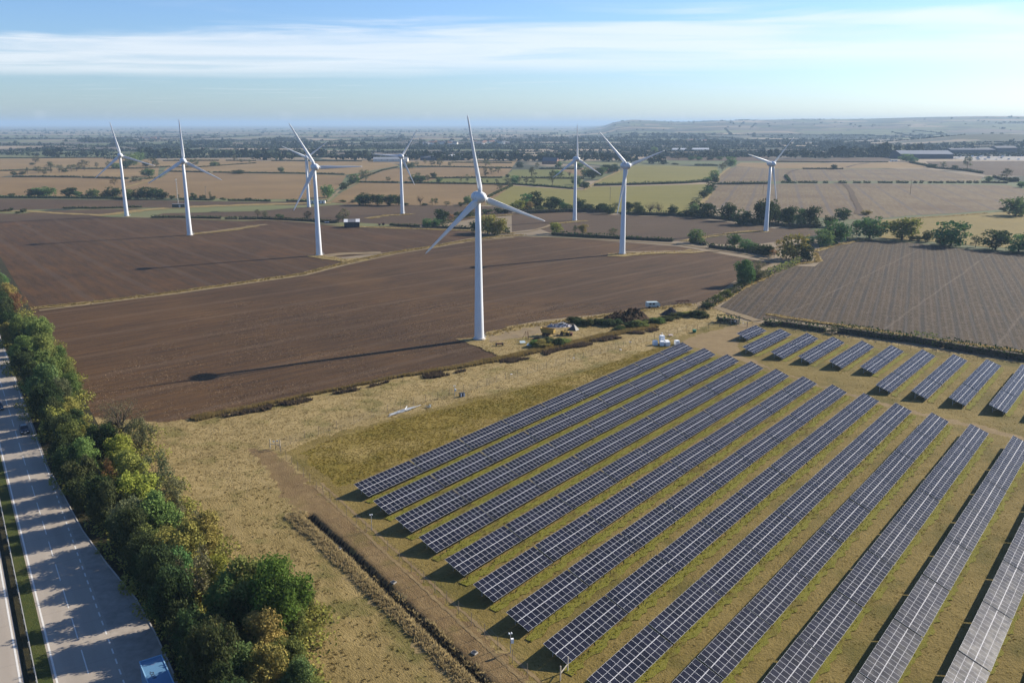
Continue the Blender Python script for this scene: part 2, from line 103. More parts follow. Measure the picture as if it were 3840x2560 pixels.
TREES = [['b','b',-473.7,817.2,3.1,6.2],['d','b',-455.1,817.2,7.1,9.3],['m','b',-449.4,817.2,9.2,8.2],['m','b',-440.7,817.2,9.7,15.5],['b','b',-442.5,811,4.6,6.1],['d','b',-415.9,811,9.6,12.3],['m','b',-407.8,811,6.1,6.1],['m','b',-390.5,804.9,8.5,10.2],['b','b',-398.7,804.9,3.5,8.1],['d','b',-370.6,801.3,11,13.1],['b','b',-378.7,801.3,5,6.1],['m','b',-349.3,787.2,9.3,7],['d','b',-341.4,787.2,9.8,9.9],['d','b',-333.4,787.2,11.3,11.9],['d','b',-324.4,787.2,10.8,11.9],['d','b',-318.5,787.2,7.9,8],['b','b',-310.5,787.2,3.9,5],['s','b',-311.3,804.9,3.5,3],['b','b',-290.7,787.2,5.9,6],['b','b',-280.7,781.5,4.9,5.9],['s','b',-283.1,808.6,5.5,3.1],['b','b',-270.1,779.2,3.9,4.9],['b','b',-259.3,773.6,2.9,4.9],['b','b',-235.9,770.2,2.9,5.8],['b','a',-394.7,677.4,3,2.6],['b','a',-378.2,664.7,3.3,5.1],['b','a',-379.2,658.9,1.8,3.3],['s','d',-838.7,1534.3,13.1,13.4],['s','c',-660.7,1184.5,8.7,5.2],['b','c',-665,1159.2,5,8.7],['b','c',-656.8,1164.2,5,8.8],['s','c',-657.1,1205.5,11.1,10.6],['s','c',-625,1159.2,8.6,8.7],['s','c',-649.7,1224.5,14.3,16.9],['s','c',-638.2,1224.5,12.8,10.7],['b','c',-630.5,1224.5,6,7.7],['s','c',-639.8,1261.4,10.8,12.6],['s','c',-631.9,1261.4,11.6,12.6],['s','c',-635.3,1291.3,14.2,16.2],['s','d',-655,1372.5,8.4,6.9],['m','d',-609,1338.8,8.2,13.4],['d','d',-602,1355.5,10,13.6],['d','d',-588,1397.1,7.7,9.6],['s','d',-584,1415.2,15.6,12.4],['s','d',-574.8,1407.9,10.3,8.8],['s','d',-628.3,1355.5,10,8.5],['m','c',-473.5,1130.3,11.1,15.6],['s','c',-444.2,1023.6,8.2,10.3],['r','b',-445.1,968.6,7.2,8.5],['s','d',-504.7,1379.4,14.4,15.5],['s','c',-497.4,1322.6,9.7,13.2],['m','d',-482.4,1407.9,8.6,10.6],['b','d',-480.9,1426.3,5.2,5.4],['d','c',-375.8,1192.3,5.9,16.4],['s','d',-525.1,1649.9,10.1,11.3],['s','d',-474.6,1525.8,7.5,6.7],['s','d',-465.8,1547.3,5.7,6.8],['s','d',-651.8,1649.9,9.1,9.3],['b','d',-800,1452.8,3.6,9.1],['m','d',-622.9,1433.8,21.9,19.7],['d','d',-623.8,1415.2,12.1,15.9],['m','d',-685,1601.7,17.6,18],['m','i',-327.8,1232.8,8.3,7.7],['m','h',-171.9,804.9,12.5,12.2],['d','h',-176.1,903.7,7.3,8],['m','h',-181.7,995.3,11.1,12.5],['s','h',-175.9,1043.3,15.4,14.4],['d','g',-123.6,728.3,10.9,13.8],['d','g',-113.5,728.3,10,10.1],['m','g',-129.2,728.3,9.1,6.4],['d','g',-102.7,723.4,10.1,11.9],['d','g',-96,728.3,9.1,6.4],['x','g',-77.6,728.3,8.7,6.4],['s','g',-67.4,728.3,5.5,4.6],['s','g',-65.1,733.3,6.4,4.6],['s','h',-146.9,1023.6,7,6.4],['m','h',-114.7,1023.6,9.5,11.6],['d','h',-106,1014,8.8,10.2],['s','h',-116.7,1078.6,9.3,8.1],['s','h',-99.7,1027.5,9.5,7.7],['d','h',-99.7,1102.7,7.5,7.6],['m','h',-85.7,1019.7,6.3,7.7],['m','i',-157.9,1338.8,8.2,10.1],['s','i',-152.8,1338.8,9.8,10.1],['s','h',-60.1,1023.6,5.7,3.9],['s','h',-52.7,1023.6,9.5,5.1],['m','g',-37.8,733.3,7.8,6.5],['b','g',-42.2,721.4,3.6,5.5],['b','h',-35.9,1014,3.8,2.5],['b','h',-28.9,1014,3.1,2.5],['s','h',-17.9,1004.6,4.4,5.1],['s','h',-5.7,968.6,9.6,9.7],['s','h',-12.6,896.2,6.7,6.8],['s','i',-34.5,1135,12.6,8.5],['s','i',-28.4,1179.4,10.2,8.9],['s','i',-19.2,1205.5,8.9,10.6],['s','i',-42.3,1397.1,10.3,14],['d','h',-5.8,1107.2,4.8,4.9],['s','g',-55,721.4,4.5,5.5],['b','g',-147.9,754,2.4,5.7],['b','g',-138,751.8,2.8,5.7],['b','g',-89.9,723.4,2.7,5.5],['b','g',-73.6,725.3,2,5.5],['s','f',-147.9,620.4,5.9,6.3],['s','f',-120.5,595.3,6.8,4.5],['s','f',-117.5,599.4,9.8,8.4],['s','f',-188.4,635.3,5.2,4.8],['s','f',-182.8,635.3,4.4,4.8],['b','f',-169.9,627.8,2.8,6.4],['m','e',-56.2,568.4,6.1,6.5],['m','e',-50.7,571.5,6.2,6.5],['d','e',-48.3,587.4,11.5,8.2],['r','e',-43.3,600.7,5.3,6.9],['b','f',-32.8,635.3,5.6,8.9],['b','f',-39.5,633,4.4,6.4],['d','e',-22.8,539.3,8.2,7.6],['y','e',-15.2,534.9,12.9,11.6],['y','e',-9,532.7,12.2,10.2],['b','e',-4.2,536.5,5.5,5.5],['b','e',-19.3,656.5,4.1,7.5],['b','e',-11.1,660.6,4.6,7.5],['b','e',-3.5,664.7,4.6,7.6],['s','i',-396.1,2260.6,7.7,9.9],['s','i',-345.4,2188.8,9.3,9.5],['s','i',-130.5,1415.2,10.4,10.6],['s','i',-117.2,1415.2,13,12.4],['s','i',-99.1,1397.1,8.6,7.9],['s','i',-147.6,1472.4,8.1,7.4],['s','i',-156.4,1433.8,7,7.2],['b','l',9.6,686.1,7.7,7.8],['m','l',11.4,690.6,13,9.6],['d','l',18.5,695.1,14.3,11.4],['r','l',14,668.9,8,9.3],['y','l',4.3,677.4,9.3,10.3],['b','l',22.1,670.6,5.1,6.8],['b','l',28.7,686.1,7.3,7.8],['d','l',33.7,690.6,11.2,12.2],['m','l',40.9,686.1,6.9,7],['d','l',44.6,677.4,5.1,6.9],['d','l',53.5,686.1,10.3,8.7],['d','l',58.9,673.1,6.8,10.2],['d','l',69.1,668.9,7.6,8.5],['d','l',73.3,656.5,7.4,9.2],['s','l',80.6,673.1,8.4,6],['d','l',90.7,668.9,8.8,7.6],['d','l',96.9,664.7,8.3,8.4],['d','l',97.5,648.5,4.9,6.6],['x','m',104.7,652.5,9.8,9.1],['x','m',111.7,652.5,9.8,7.4],['d','m',120.6,644.5,8.5,7.4],['b','m',127.6,640.7,4,8.1],['d','m',132.5,636.8,6.4,8.1],['m','m',139,652.5,9,7.4],['d','m',143.8,629.3,11.9,12],['d','m',137.9,627.8,7.1,8],['d','m',153.8,609.7,13.4,10.1],['d','m',158,586.1,11.1,11.2],['b','m',166.1,582.8,4.4,6.7],['d','m',171.8,587.4,18.1,11.2],['y','j',27.7,536.5,7.8,6.8],['s','j',39.7,536.5,4.8,4.1],['y','j',44.5,536.5,6.5,5.1],['s','j',62,522.1,5,5.7],['m','k',106.5,492.6,8.2,8.2],['m','k',125.1,479.1,7.4,7.4],['m','k',128.6,469.2,5.4,6],['m','k',128.8,456.8,5.9,6.4],['d','k',132.4,450.9,5.2,5.8],['d','k',134,446.2,4.6,5.7],['s','o',25,1107.2,12.9,12.5],['s','o',24.2,986.3,9.1,8.7],['s','o',16.1,986.3,7.3,7.4],['m','o',3.2,1004.6,8.7,10.1],['s','o',8.2,1004.6,7.5,7.6],['s','o',44.7,960,16.6,9.7],['m','o',59.6,1130.3,8.4,9.9],['s','o',64.5,1130.3,7,7.1],['x','o',73,1107.2,9.5,5.6],['s','p',38.1,1322.6,8.9,8.3],['d','p',11.9,1355.5,9.1,10.2],['m','p',73,1372.5,9.3,10.3],['m','o',72.5,977.3,8.5,9.8],['d','o',76.9,919.1,8,10.4],['m','o',97.8,1130.3,12.5,14.2],['d','o',100.8,1085.1,12,13.6],['d','o',112,1130.3,11.1,11.3],['m','o',122.7,1179.4,11.6,11.8],['d','o',133,1205.5,13.3,13.6],['d','o',145.2,1232.8,11.4,12.4],['m','p',105.7,1362.2,8.3,11.9],['d','n',178.3,802.5,7,8.1],['m','n',192.2,846.8,8.4,9.6],['d','n',204.9,888.8,8.8,10.1],['d','n',236.1,1004.6,7.5,7.6],['m','n',231.5,1023.6,6.3,10.3],['m','n',247.8,1063.8,11.8,10.7],['s','n',304.9,1261.4,10.8,11.1],['m','n',354,1407.9,15.5,15.8],['s','n',332.5,1355.5,10,10.2],['s','m',155.7,728.3,6.4,8.3],['b','m',148,704.3,5.3,6.2],['s','p',315.2,1649.9,8.1,10.3],['m','p',339.9,1649.9,7.1,12.4],['m','p',352.2,1640,7,12.3],['d','p',374.9,1649.9,7.1,12.4],['m','p',392.5,1649.9,7.1,12.4],['b','p',256.8,1472.4,4,12.9],['b','p',272.5,1452.8,3.6,10.9],['s','p',363.4,1727.9,7.4,6.5],['m','p',333.4,2050.2,14.9,15.3],['m','v',99.1,359.5,11,8.4],['s','v',108.3,371.5,9,7.2],['b','v',94.3,351.1,2.3,3.6],['g','v',84.9,332.7,3.2,4.3],['b','v',88.4,339.8,2.5,2.6],['g','v',79.4,324.6,2.6,3.8],['b','v',73.1,311.5,2.5,3.7],['b','v',113.5,380.4,3,4.4],['g','v',105.1,369.4,2.4,4.3],['d','s',180.7,600.7,16.6,11.5],['d','s',184.9,600.7,11.4,8.4],['d','s',188.4,587.4,11.1,10.5],['d','s',189.2,584.1,14,8.9],['m','s',193.9,574.6,12.3,6.6],['d','s',200.5,574.6,14.9,10.2],['b','s',202.3,567.2,4.3,5.8],['d','s',211.8,571.5,8,8],['d','s',238.1,618.2,9,11],['m','r',186.1,491.2,14.5,13.2],['m','r',175.8,480,9.5,9.8],['s','r',195.7,498.3,5.7,7],['y','s',267.5,648.5,3.9,6.6],['m','r',214.6,511.9,13.7,17],['s','r',212.8,527.4,10,7.4],['y','r',232,507,14.2,17.5],['b','r',235.6,502.1,3.2,5.1],['d','r',242.4,497.3,7,5.7],['b','r',240.1,502.1,3.2,5.1],['m','r',248.3,481.3,14.1,17.2],['d','r',244.5,483.5,5,5.6],['s','r',258.8,474.7,7.3,6.1],['d','r',265.3,466.2,11.6,13.7],['m','r',273.2,458,9.4,11.7],['m','t',377.1,643,15.3,17.1],['b','t',384.9,673.1,3.6,6],['r','t',376.1,640.7,5.6,10.6],['d','r',278.9,452.8,10.5,12.8],['y','q',143.4,431.4,13,13.3],['r','q',143.6,456.8,7.6,6.4],['d','q',148.2,425,7.7,6.3],['r','q',135.6,438.7,4.5,5.1],['m','r',169.9,488,4.4,6.9],['d','q',133.6,442.4,6.3,5.1],['d','u',483.8,1306.8,8,8.2],['m','u',720.4,1592.3,13.6,23.9],['m','u',715.9,1556.1,9.5,15.6],['s','u',672.1,1355.5,10,10.2],['d','u',673.4,1322.6,5.7,8.3],['s','u',700.8,1338.8,21.3,13.4],['s','u',606.7,1063.8,13.1,13.4],['m','u',563,1023.6,7.6,7.7],['d','u',656.6,1362.2,6.7,15.3],['m','u',550.9,935,7,9.4],['b','u',594.1,1027.5,6.3,11.6],['s','w',105.5,273.2,2.6,4.3]]
FAR_TREES = [[-1123.9,1924.7,7.4,8.2],[-1129.2,1949.8,8.6,9.7],[-1094.6,1912.2,9.7,13.1],[-1069.7,1885,7.4,9.9],[-1059.4,1889.1,8,8.4],[-1026.6,1854.8,8.9,11.9],[-1011.2,1847.5,7.6,7.2],[-1003.4,1843.1,7.6,9],[-987.4,1844.2,10.9,12.2],[-955.6,1800.4,16.5,19.6],[-938.5,1786.1,13.3,17.3],[-931.2,1789.1,17,21.2],[-912.3,1792.4,9,11.1],[-896,1784.9,8,8.4],[-902.7,1806.8,7.6,9.1],[-892.7,1816.1,11.4,14.6],[-880.7,1803.3,8.9,10.5],[-866.2,1798.2,9.9,10.1],[-852.8,1795.4,9.1,9.6],[-840.8,1789,12.9,17.3],[-829.6,1794.7,9.5,9.3],[-827.8,1809.2,9.5,10.1],[-821.6,1814.4,9,9.9],[-748.9,1776.1,20,27.3],[-747.6,1791.4,20.2,18.7],[-737,1781.3,18.4,19.2],[-713.5,1756.3,12.7,16.3],[-720.7,1783.5,11.8,17.8],[-698.4,1757.8,18.2,26.5],[-706.5,1798.1,16.9,17.3],[-687.3,1782.5,16.1,24.2],[-684.6,1796.5,12.9,16.2],[-662.1,1763.1,12.2,18.2],[-656.5,1781.7,17,21.1],[-656.4,1806.7,11.5,15.8],[-647.4,1814.7,18.3,20],[-612.9,1786,15,14.2],[-604.5,1773.9,12.9,15.2],[-593,1772.6,12.2,16.8],[-582.9,1774.6,13.7,20.9],[-573.7,1782.3,15.4,22],[-564.8,1768.2,14.7,20.3],[-553.4,1776.4,10,15.1],[-550.5,1791.4,14.3,22],[-535.5,1770.4,13.3,18.2],[-525.7,1785.1,11,12.8],[-476.8,1629.3,13.5,18.4],[-465.4,1640.8,14.1,13.6],[-461.5,1642.9,15.5,21.9],[-456.9,1661.5,12.5,18.5],[-445.1,1647.2,17.5,16.4],[-429,1629.2,11.8,14.9],[-426.7,1663.1,14.4,19.9],[-416.1,1650.7,11.8,14.4],[-418.8,1818.7,18.3,22.8],[-425.9,1868.8,14.9,17.4],[-412.5,1851.3,15.9,19.9],[-402.1,1845.5,16.4,19.4],[-394.8,1835.9,13.8,14.6],[-341,1650,13.3,13.4],[-333.6,1662.4,12.8,13.8],[-324,1658.3,10.9,15.9],[-311.9,1672.3,15,19.1],[-298.8,1648,13.7,18.5],[-292.9,1647.5,15.8,19],[-279.8,1644.6,16.9,17.4],[-272.6,1639.7,14.4,20.9],[-265.8,1671.4,11.6,16.8],[-253.6,1649.3,12.2,14.7],[-200.4,1667.7,14.9,20.6],[-192,1657.7,11.5,15.9],[-185.6,1661.5,15.3,23],[-175.8,1642.7,16.1,20.9],[-163.1,1648.2,16.9,23.1],[-155.8,1652.3,12.8,17.1],[-146.4,1638.8,14.6,18],[-135.6,1629.9,15.9,19.8],[-125.9,1638.5,10.5,11.6],[-120.5,1617.8,10,13.1],[-109.1,1615.5,11.2,16.2],[-101.7,1616.2,11.9,17.4],[-94.3,1637,12.8,12.5],[-82.4,1634.7,12.7,19.1],[-78.7,1657.9,14.5,19.8],[-67.2,1634.3,10.6,12.9],[-54.4,1614.4,16.3,16.1],[-45.8,1610.1,11.7,15.3],[-43.1,1636.9,13.1,13.3],[-29,1603.5,13.1,14.6],[-24.6,1629.2,16.3,21],[-15.9,1610,13.6,19.6],[-3,1599.3,14.7,22.1],[-166.7,1340.5,6.9,8.6],[-161.7,1340.8,9.8,9.2],[-155.8,1371.1,7.2,9.3],[6.5,1611.5,15.9,24],[17.1,1603.4,14.2,19.8],[24.1,1593.4,9.8,10.8],[29.6,1588.4,12.3,16.4],[40.6,1607.4,9.7,11],[54.6,1612.3,12.1,17.9],[58.2,1618.1,14.5,21.1],[66.4,1592.5,15.6,15.1],[80.4,1601.3,13.2,19.9],[85.9,1611.2,15,16.8],[96.1,1594.4,16.4,17.6],[107.7,1611,12.5,16.2],[131.4,1589.1,15.5,14.4],[137.9,1578.5,12.9,14.4],[149.8,1600.3,15.2,17.2],[158.8,1603.7,14.2,15],[167.8,1584.1,14.6,20.4],[176.6,1589.4,11.4,13.8],[183,1580,14.2,18.9],[187.9,1574.7,15.5,15.1],[200.2,1577.8,14.4,19.9],[202,1541.4,12.1,12.6],[210.8,1546.8,11.5,11],[217,1532.8,10.9,13.2],[238.2,1503,9.4,10.7],[240.6,1491.5,11.1,12.3],[248.3,1500.7,15.5,16.7],[254.9,1480.7,14.5,15.2],[505.5,1711.5,16.7,15.9],[521.2,1727.4,18.2,18.6],[520.5,1698.8,16.7,16.2],[546.7,1736.4,14.2,15.6],[553.2,1725.7,13.8,16.5],[553.5,1707.8,16.8,20.4],[578.3,1749,19,23.8],[581.9,1719.8,12.4,16.5],[588.9,1725.8,15.9,19.2],[604.5,1729.4,14.2,13.2],[614.5,1726.9,13.1,16.7],[631.4,1754.6,13.8,15.1],[641.5,1755.5,17.2,16.6],[654.8,1754.9,22.4,28.7],[665.3,1770.2,26.3,25.2],[674.5,1752.6,15.5,20.6],[688.4,1768.2,20.8,22.8],[698.6,1773,19.8,27.9],[718.9,1796.6,17.1,16.4],[730.4,1794.3,17.7,25.3],[745.1,1807.8,22,22.4],[757.3,1810.3,20.8,30.6],[771.3,1817.1,27.1,36.1],[769.1,1788.8,25.8,26],[773.6,1778.9,21.8,22.5],[798.6,1813.5,20,30.6],[830.3,1874.1,20.3,29.4],[869.5,1935.1,15.2,16.8],[878.3,1934.5,16.2,21.5],[923.1,2012.4,23.6,33.6],[928.4,2010.1,20,26.6],[966.5,2071.2,18.7,20.7],[1235.4,2243.1,11.4,11.5],[1284.4,2303,14.9,21.2],[1287.5,2272.6,11.3,14.2],[1317.5,2308.6,10.7,13.1],[1317.9,2291.5,12.7,17.1],[1321.2,2269.4,15.5,20.1],[1090.2,2277.6,13.2,18.8],[1110.7,2293.2,10.1,12.6],[1160.6,2331.9,9.6,13.1],[1158.7,2281.2,12.5,11.8],[1173.9,2288.7,9.2,10],[1198.5,2273.7,11.1,11.5]]
UNCUT = [[-43.5,167.8],[-39.8,159.6],[-32.9,151.1],[-30.3,152.6],[52.6,260.2],[43.1,252.2],[14.7,222.2],[-13.4,197.6],[-27.9,187.3],[-39.6,175.5]]
BELT = [['s',-223.7,364,2.8],['m',-209.5,344.4,2.7],['y',-190.2,315.8,3.3],['r',-175.1,295.4,3.1],['d',-178.1,293.1,2.7],['g',-171.2,280.7,2],['y',-156.7,257,2.5],['g',-151.2,257.4,3.7],['g',-142.7,250.8,3.6],['g',-138.8,233.7,3.1],['g',-131.4,231,3.5],['g',-129.2,233.8,2.3],['d',-135.5,226.4,2.4],['g',-119.5,210.8,3.9],['g',-118.4,217.4,2.5],['m',-113.9,198.6,3.7],['g',-109.3,202.2,2.6],['s',-107.3,193.6,2.9],['d',-110.3,190.5,2.8],['y',-101.4,184.9,2.4],['y',-100.2,176.8,2.5],['d',-96.8,179,2],['d',-146.6,250.3,2.3],['d',-124.9,213.4,2.3],['g',-90.6,164.7,2.8],['g',-82.4,152.8,3.1],['d',-83.8,164,3],['l',-77.2,157.1,2.7],['s',-76.2,164,3],['y',-71.3,148.8,2.8],['r',-76.3,148.7,2],['y',-80,148,2],['s',-65.9,146.9,3],['l',-64.9,136.1,3.4],['d',-67.3,134.5,2.9],['g',-57.4,127.3,3.2],['s',-59.6,138.8,2.3],['s',-61.5,126.1,3],['g',-56.7,120.8,2.3],['s',-53.8,129.1,2.1],['y',-50.5,118.2,3.2],['y',-48.8,123.6,2.6],['o',-48.1,121.1,1.5],['m',-49.9,113.1,2.6],['s',-45.3,110.2,2.8],['l',-43.1,112.6,2],['o',-45.1,108.6,1.4],['g',-38.2,102.9,3.1],['d',-39.3,101,1.7],['o',-37.5,101.6,1.5],['y',-37.3,94.2,2.5],['d',-37.1,89.5,2.5],['m',-33,90,2.4],['d',-49.3,108.3,2.1],['d',-54.6,114.3,1.9],['d',-41.4,98,1.9],['d',-33.4,87.6,2.1],['d',-44.7,103.3,1.8],['g',-35.8,103.1,3.7],['G',-30.9,100.7,4.3],['g',-29.1,105.7,1.8],['y',-31.2,95.6,2.7],['g',-29,100.5,1.9],['g',-27.8,92,2.2],['y',-29.2,88.6,2.5],['m',-25.2,87.7,2.1],['g',-24,87.2,1.5],['X',-84.5,174,4.9]]
SCRUB = [[-73.9,186.1],[-69.3,190.3],[-61,197.3],[-52.2,204.8],[-42.7,212.4],[-32.4,220.6],[-21.2,226.4],[-14.2,230.7],[-3.3,238],[11.1,250.7],[31.5,267.5],[47.4,279]]
BRAMBLE = [[21.1,287.4],[23.9,285.7],[26.1,284.1],[28.4,285.7],[30.9,287.4],[36.2,276.2],[40.5,280.9],[43.7,282.5],[48.2,287.4],[50.7,286.5],[54,290.7],[58,295.9],[60.7,297.6],[64,298.5],[66.1,297.6],[68.1,295.9],[7.4,255.5],[9.4,254.8],[11.5,256.1],[14.2,256.8],[16,258.2],[32.8,284.1],[35.4,284.1]]
SPOT = {'turbine_c': [-10.5,265.2],'t1': [-287.1,639.1],'t2': [-199.4,527.9],'t3': [-101,444.3],'t4': [-167.8,710.2],'t5': [-83.8,656.6],'t6': [44.5,608.6],'t7': [58.3,449],'t8': [162.9,548.2],'shed_bl': [-111.2,567],'shed_br': [-101.4,568.5],'shed_far': [-97.2,573],'axle': [-3.9,256.4],'rake': [4.7,264.8],'skip': [11.7,269.4],'spreader': [17.2,270.2],'scrap': [16.3,282.6],'tent': [20.5,277.6],'burnt': [7.8,263.8],'sheet1': [3.3,259],'sheet2': [5.4,255.7],'heap': [39.9,289.4],'heap_l': [31.7,286.6],'heap_r': [46.4,292.8],'soil': [56.4,301.4],'wreck': [52.8,313.4],'rust': [65.6,321.2],'bags': [46.7,255.7],'bags2': [48.3,255.7],'bin': [60.2,273.8],'crate': [51.5,268.7],'litter1': [18.1,241.8],'litter2': [49.2,272],'litter3': [37.4,260.7],'litter4': [-0.2,224.8],'litter5': [33.1,251.3],'beams_a': [-29.4,190.3],'beams_b': [-22.5,197.9],'beams_c': [-20.4,196.9],'box': [-12.6,205.5],'campole1': [-14.5,205.5],'campole2': [-0.2,97.8],'campole3': [-23.8,132.4],'frame': [-50.2,169.8],'gate_l': [75.2,285.8],'gate_r': [79.6,281],'sign1': [74.2,287.8],'sign2': [71.6,289.4],'truck_a': [-45.6,91.8],'car1': [-109.5,179.4],'car2': [-123.2,194.9],'pole1': [87.5,769.1],'pole2': [246.1,846.8],'pole3': [386.9,838.9],'pole4': [-286.9,808.6],'mast': [-276.7,713.7],'kiosk': [-273.4,706.1],'barn1': [-219.3,1578.6],'barn2': [-145.8,1640],'barn3': [-105.1,1649.9],'house': [65.7,1480.4],'bigbarn_l': [790.3,1701.1],'bigbarn_r': [852.9,1711.7],'bb2l': [999.2,1998.1],'bb2r': [1101.8,2012.7],'bb3l': [1106.8,2012.7],'bb3r': [1154.5,2012.7],'yard0': [851.9,1701.1],'yard1': [969.1,1649.9],'yard2': [947.7,1875.4],'yard3': [1081.9,1844],'car_w1': [682.8,1565],'car_w2': [692.6,1574],'shedw1': [412,2154.6],'shedw2': [467.9,2171.5],'cabin': [-164.7,743.5],'cabin2': [-172.4,740.4],'trough': [-128.1,592.6],'imp1': [-89.8,579.6],'imp2': [-87.4,580.9],'hatch1': [-28,125.7],'hatch2': [-28.2,132.4],'hatch3': [-4.9,97.7],'hatch4': [-17.8,115.3],'postbox': [15.8,131.5]}
VILLAGE = [[-280.5,2836.7],[-273.2,2822.8],[-274.6,2914.1],[-269.9,2943.1],[-275.4,3050.4],[-254.6,2875.7],[-262.7,3060.3],[-251,3021.6],[-246.2,3014.4],[-231.7,2924],[-233.4,3024.4],[-228.7,3028.4],[-224.8,3065.1],[-200.9,2809.8],[-207.9,3050.2],[-205.4,3044.8],[-184.3,2863.5],[-185,2924.6],[-127.7,3040.1],[-109.7,2862.5],[-105.9,2929.2],[-93.8,2885.1],[-95,3058.6],[-83,3087.5],[-73.8,3027.7],[-66.3,3052.4],[-64.7,3222.3],[-54.3,3149.8],[-39.6,2994.2],[-32.4,3019.9],[-24.1,2925.7],[-14.7,2888.7],[-1594.8,3773.8],[-1624.3,3889.8],[-1587.2,3846.6],[-1589.6,3899.4],[-1537.2,3817.2],[647.5,3216.8],[679.7,3332.2],[684.3,3310.3],[687.5,3282.5],[700.5,3301.5],[691.5,3217],[714.9,3284.6],[714.2,3240.5],[728,3262.7]]

# ------------------------------------------------------------------ mesh helpers
rnd = random.Random(7)
def link(o, parent=None):
    COL.objects.link(o)
    if parent: o.parent = parent
    return o
def tag(o, label=None, cat=None, group=None, kind=None):
    if label: o['label'] = label
    if cat: o['category'] = cat
    if group: o['group'] = group
    if kind: o['kind'] = kind
    return o
def empty(name, loc, rz=0.0, label=None, cat=None, group=None):
    o = bpy.data.objects.new(name, None); o.location = loc; o.rotation_euler = (0, 0, rz); o.empty_display_size = 0.5
    link(o); return tag(o, label, cat, group)
def put_mats(me, mats):
    for m in (mats if isinstance(mats, (list, tuple)) else [mats]): me.materials.append(m)
def np_mesh(name, V, F, mats, mi=None, smooth=False):
    """V (n,3) floats, F (m,k) ints with k = 3 or 4"""
    V = np.asarray(V, dtype=np.float32); F = np.asarray(F, dtype=np.int32)
    me = bpy.data.meshes.new(name); k = F.shape[1]; m = F.shape[0]
    me.vertices.add(len(V)); me.vertices.foreach_set('co', V.ravel())
    me.loops.add(m * k); me.loops.foreach_set('vertex_index', F.ravel())
    me.polygons.add(m); me.polygons.foreach_set('loop_start', np.arange(0, m * k, k, dtype=np.int32))
    put_mats(me, mats)
    if mi is not None: me.polygons.foreach_set('material_index', np.asarray(mi, dtype=np.int32))
    me.polygons.foreach_set('use_smooth', np.full(m, smooth, dtype=bool))
    me.update(calc_edges=True); return me
def obj(name, me, parent=None, loc=None, rz=None):
    o = bpy.data.objects.new(name, me); link(o, parent)
    if loc is not None: o.location = loc
    if rz is not None: o.rotation_euler = (0, 0, rz)
    return o
class MB:
    def __init__(s): s.v = []; s.f = []; s.m = []
    def add(s, vs, fs, m=0):
        b = len(s.v); s.v += [tuple(v) for v in vs]; s.f += [tuple(b + i for i in f) for f in fs]; s.m += [m] * len(fs); return s
    def box(s, c, d, m=0, rz=0.0, M=None):
        x, y, z = d[0] / 2, d[1] / 2, d[2] / 2
        P = [(-x, -y, -z), (x, -y, -z), (x, y, -z), (-x, y, -z), (-x, -y, z), (x, -y, z), (x, y, z), (-x, y, z)]
        T = (Matrix.Translation(c) @ Matrix.Rotation(rz, 4, 'Z')) if M is None else Matrix.Translation(c) @ M
        return s.add([T @ Vector(p) for p in P], [(0, 3, 2, 1), (4, 5, 6, 7), (0, 1, 5, 4), (1, 2, 6, 5), (2, 3, 7, 6), (3, 0, 4, 7)], m)
    def tube(s, pts, rads, n=6, m=0, cap=True):
        pts = [Vector(p) for p in pts]; rads = rads if isinstance(rads, (list, tuple)) else [rads] * len(pts)
        rings = []
        for i, p in enumerate(pts):
            d = (pts[min(i + 1, len(pts) - 1)] - pts[max(i - 1, 0)]).normalized()
            a = d.cross(Vector((0, 0, 1)) if abs(d.z) < .95 else Vector((1, 0, 0))).normalized(); b = d.cross(a)
            rings.append([p + (a * math.cos(2 * math.pi * k / n) + b * math.sin(2 * math.pi * k / n)) * rads[i] for k in range(n)])
        vs = [v for r in rings for v in r]; fs = []
        for i in range(len(pts) - 1):
            for k in range(n): fs.append((i * n + k, i * n + (k + 1) % n, (i + 1) * n + (k + 1) % n, (i + 1) * n + k))
        if cap: fs += [tuple(range(n))[::-1], tuple((len(pts) - 1) * n + k for k in range(n))]
        return s.add(vs, fs, m)
    def bar(s, a, b, w, h=None, m=0):
        a = Vector(a); b = Vector(b); d = (b - a); L = d.length; h = h or w
        M = d.to_track_quat('X', 'Z').to_matrix().to_4x4()
        return s.box((a + b) / 2, (L, w, h), m, M=M)
    def prism(s, prof, y0, y1, m=0):           # prof in (x,z), extruded along y
        n = len(prof); vs = [(x, y0, z) for x, z in prof] + [(x, y1, z) for x, z in prof]
        fs = [(i, (i + 1) % n, n + (i + 1) % n, n + i) for i in range(n)] + [tuple(range(n))[::-1], tuple(range(n, 2 * n))]
        return s.add(vs, fs, m)
    def mesh(s, name, mats, smooth=False):
        me = bpy.data.meshes.new(name); me.from_pydata([tuple(v) for v in s.v], [], s.f); put_mats(me, mats)
        for p, i in zip(me.polygons, s.m): p.material_index = i; p.use_smooth = smooth
        me.update(); return me
    def obj(s, name, mats, parent=None, loc=None, rz=None, smooth=False):
        return obj(name, s.mesh(name, mats, smooth), parent, loc, rz)
def inside(poly, X, Y):
    P = np.asarray(poly); r = np.zeros(np.shape(X), bool); j = len(P) - 1
    for i in range(len(P)):
        xi, yi = P[i]; xj, yj = P[j]
        if yi != yj:
            r ^= ((yi > Y) != (yj > Y)) & (X < (xj - xi) * (Y - yi) / (yj - yi) + xi)
        j = i
    return r
def dist_line(L, X, Y):
    d = np.full(np.shape(X), 1e9)
    for (ax, ay), (bx, by) in zip(L[:-1], L[1:]):
        l2 = (bx - ax) ** 2 + (by - ay) ** 2 + 1e-9
        t = np.clip(((X - ax) * (bx - ax) + (Y - ay) * (by - ay)) / l2, 0, 1)
        d = np.minimum(d, np.hypot(X - ax - t * (bx - ax), Y - ay - t * (by - ay)))
    return d
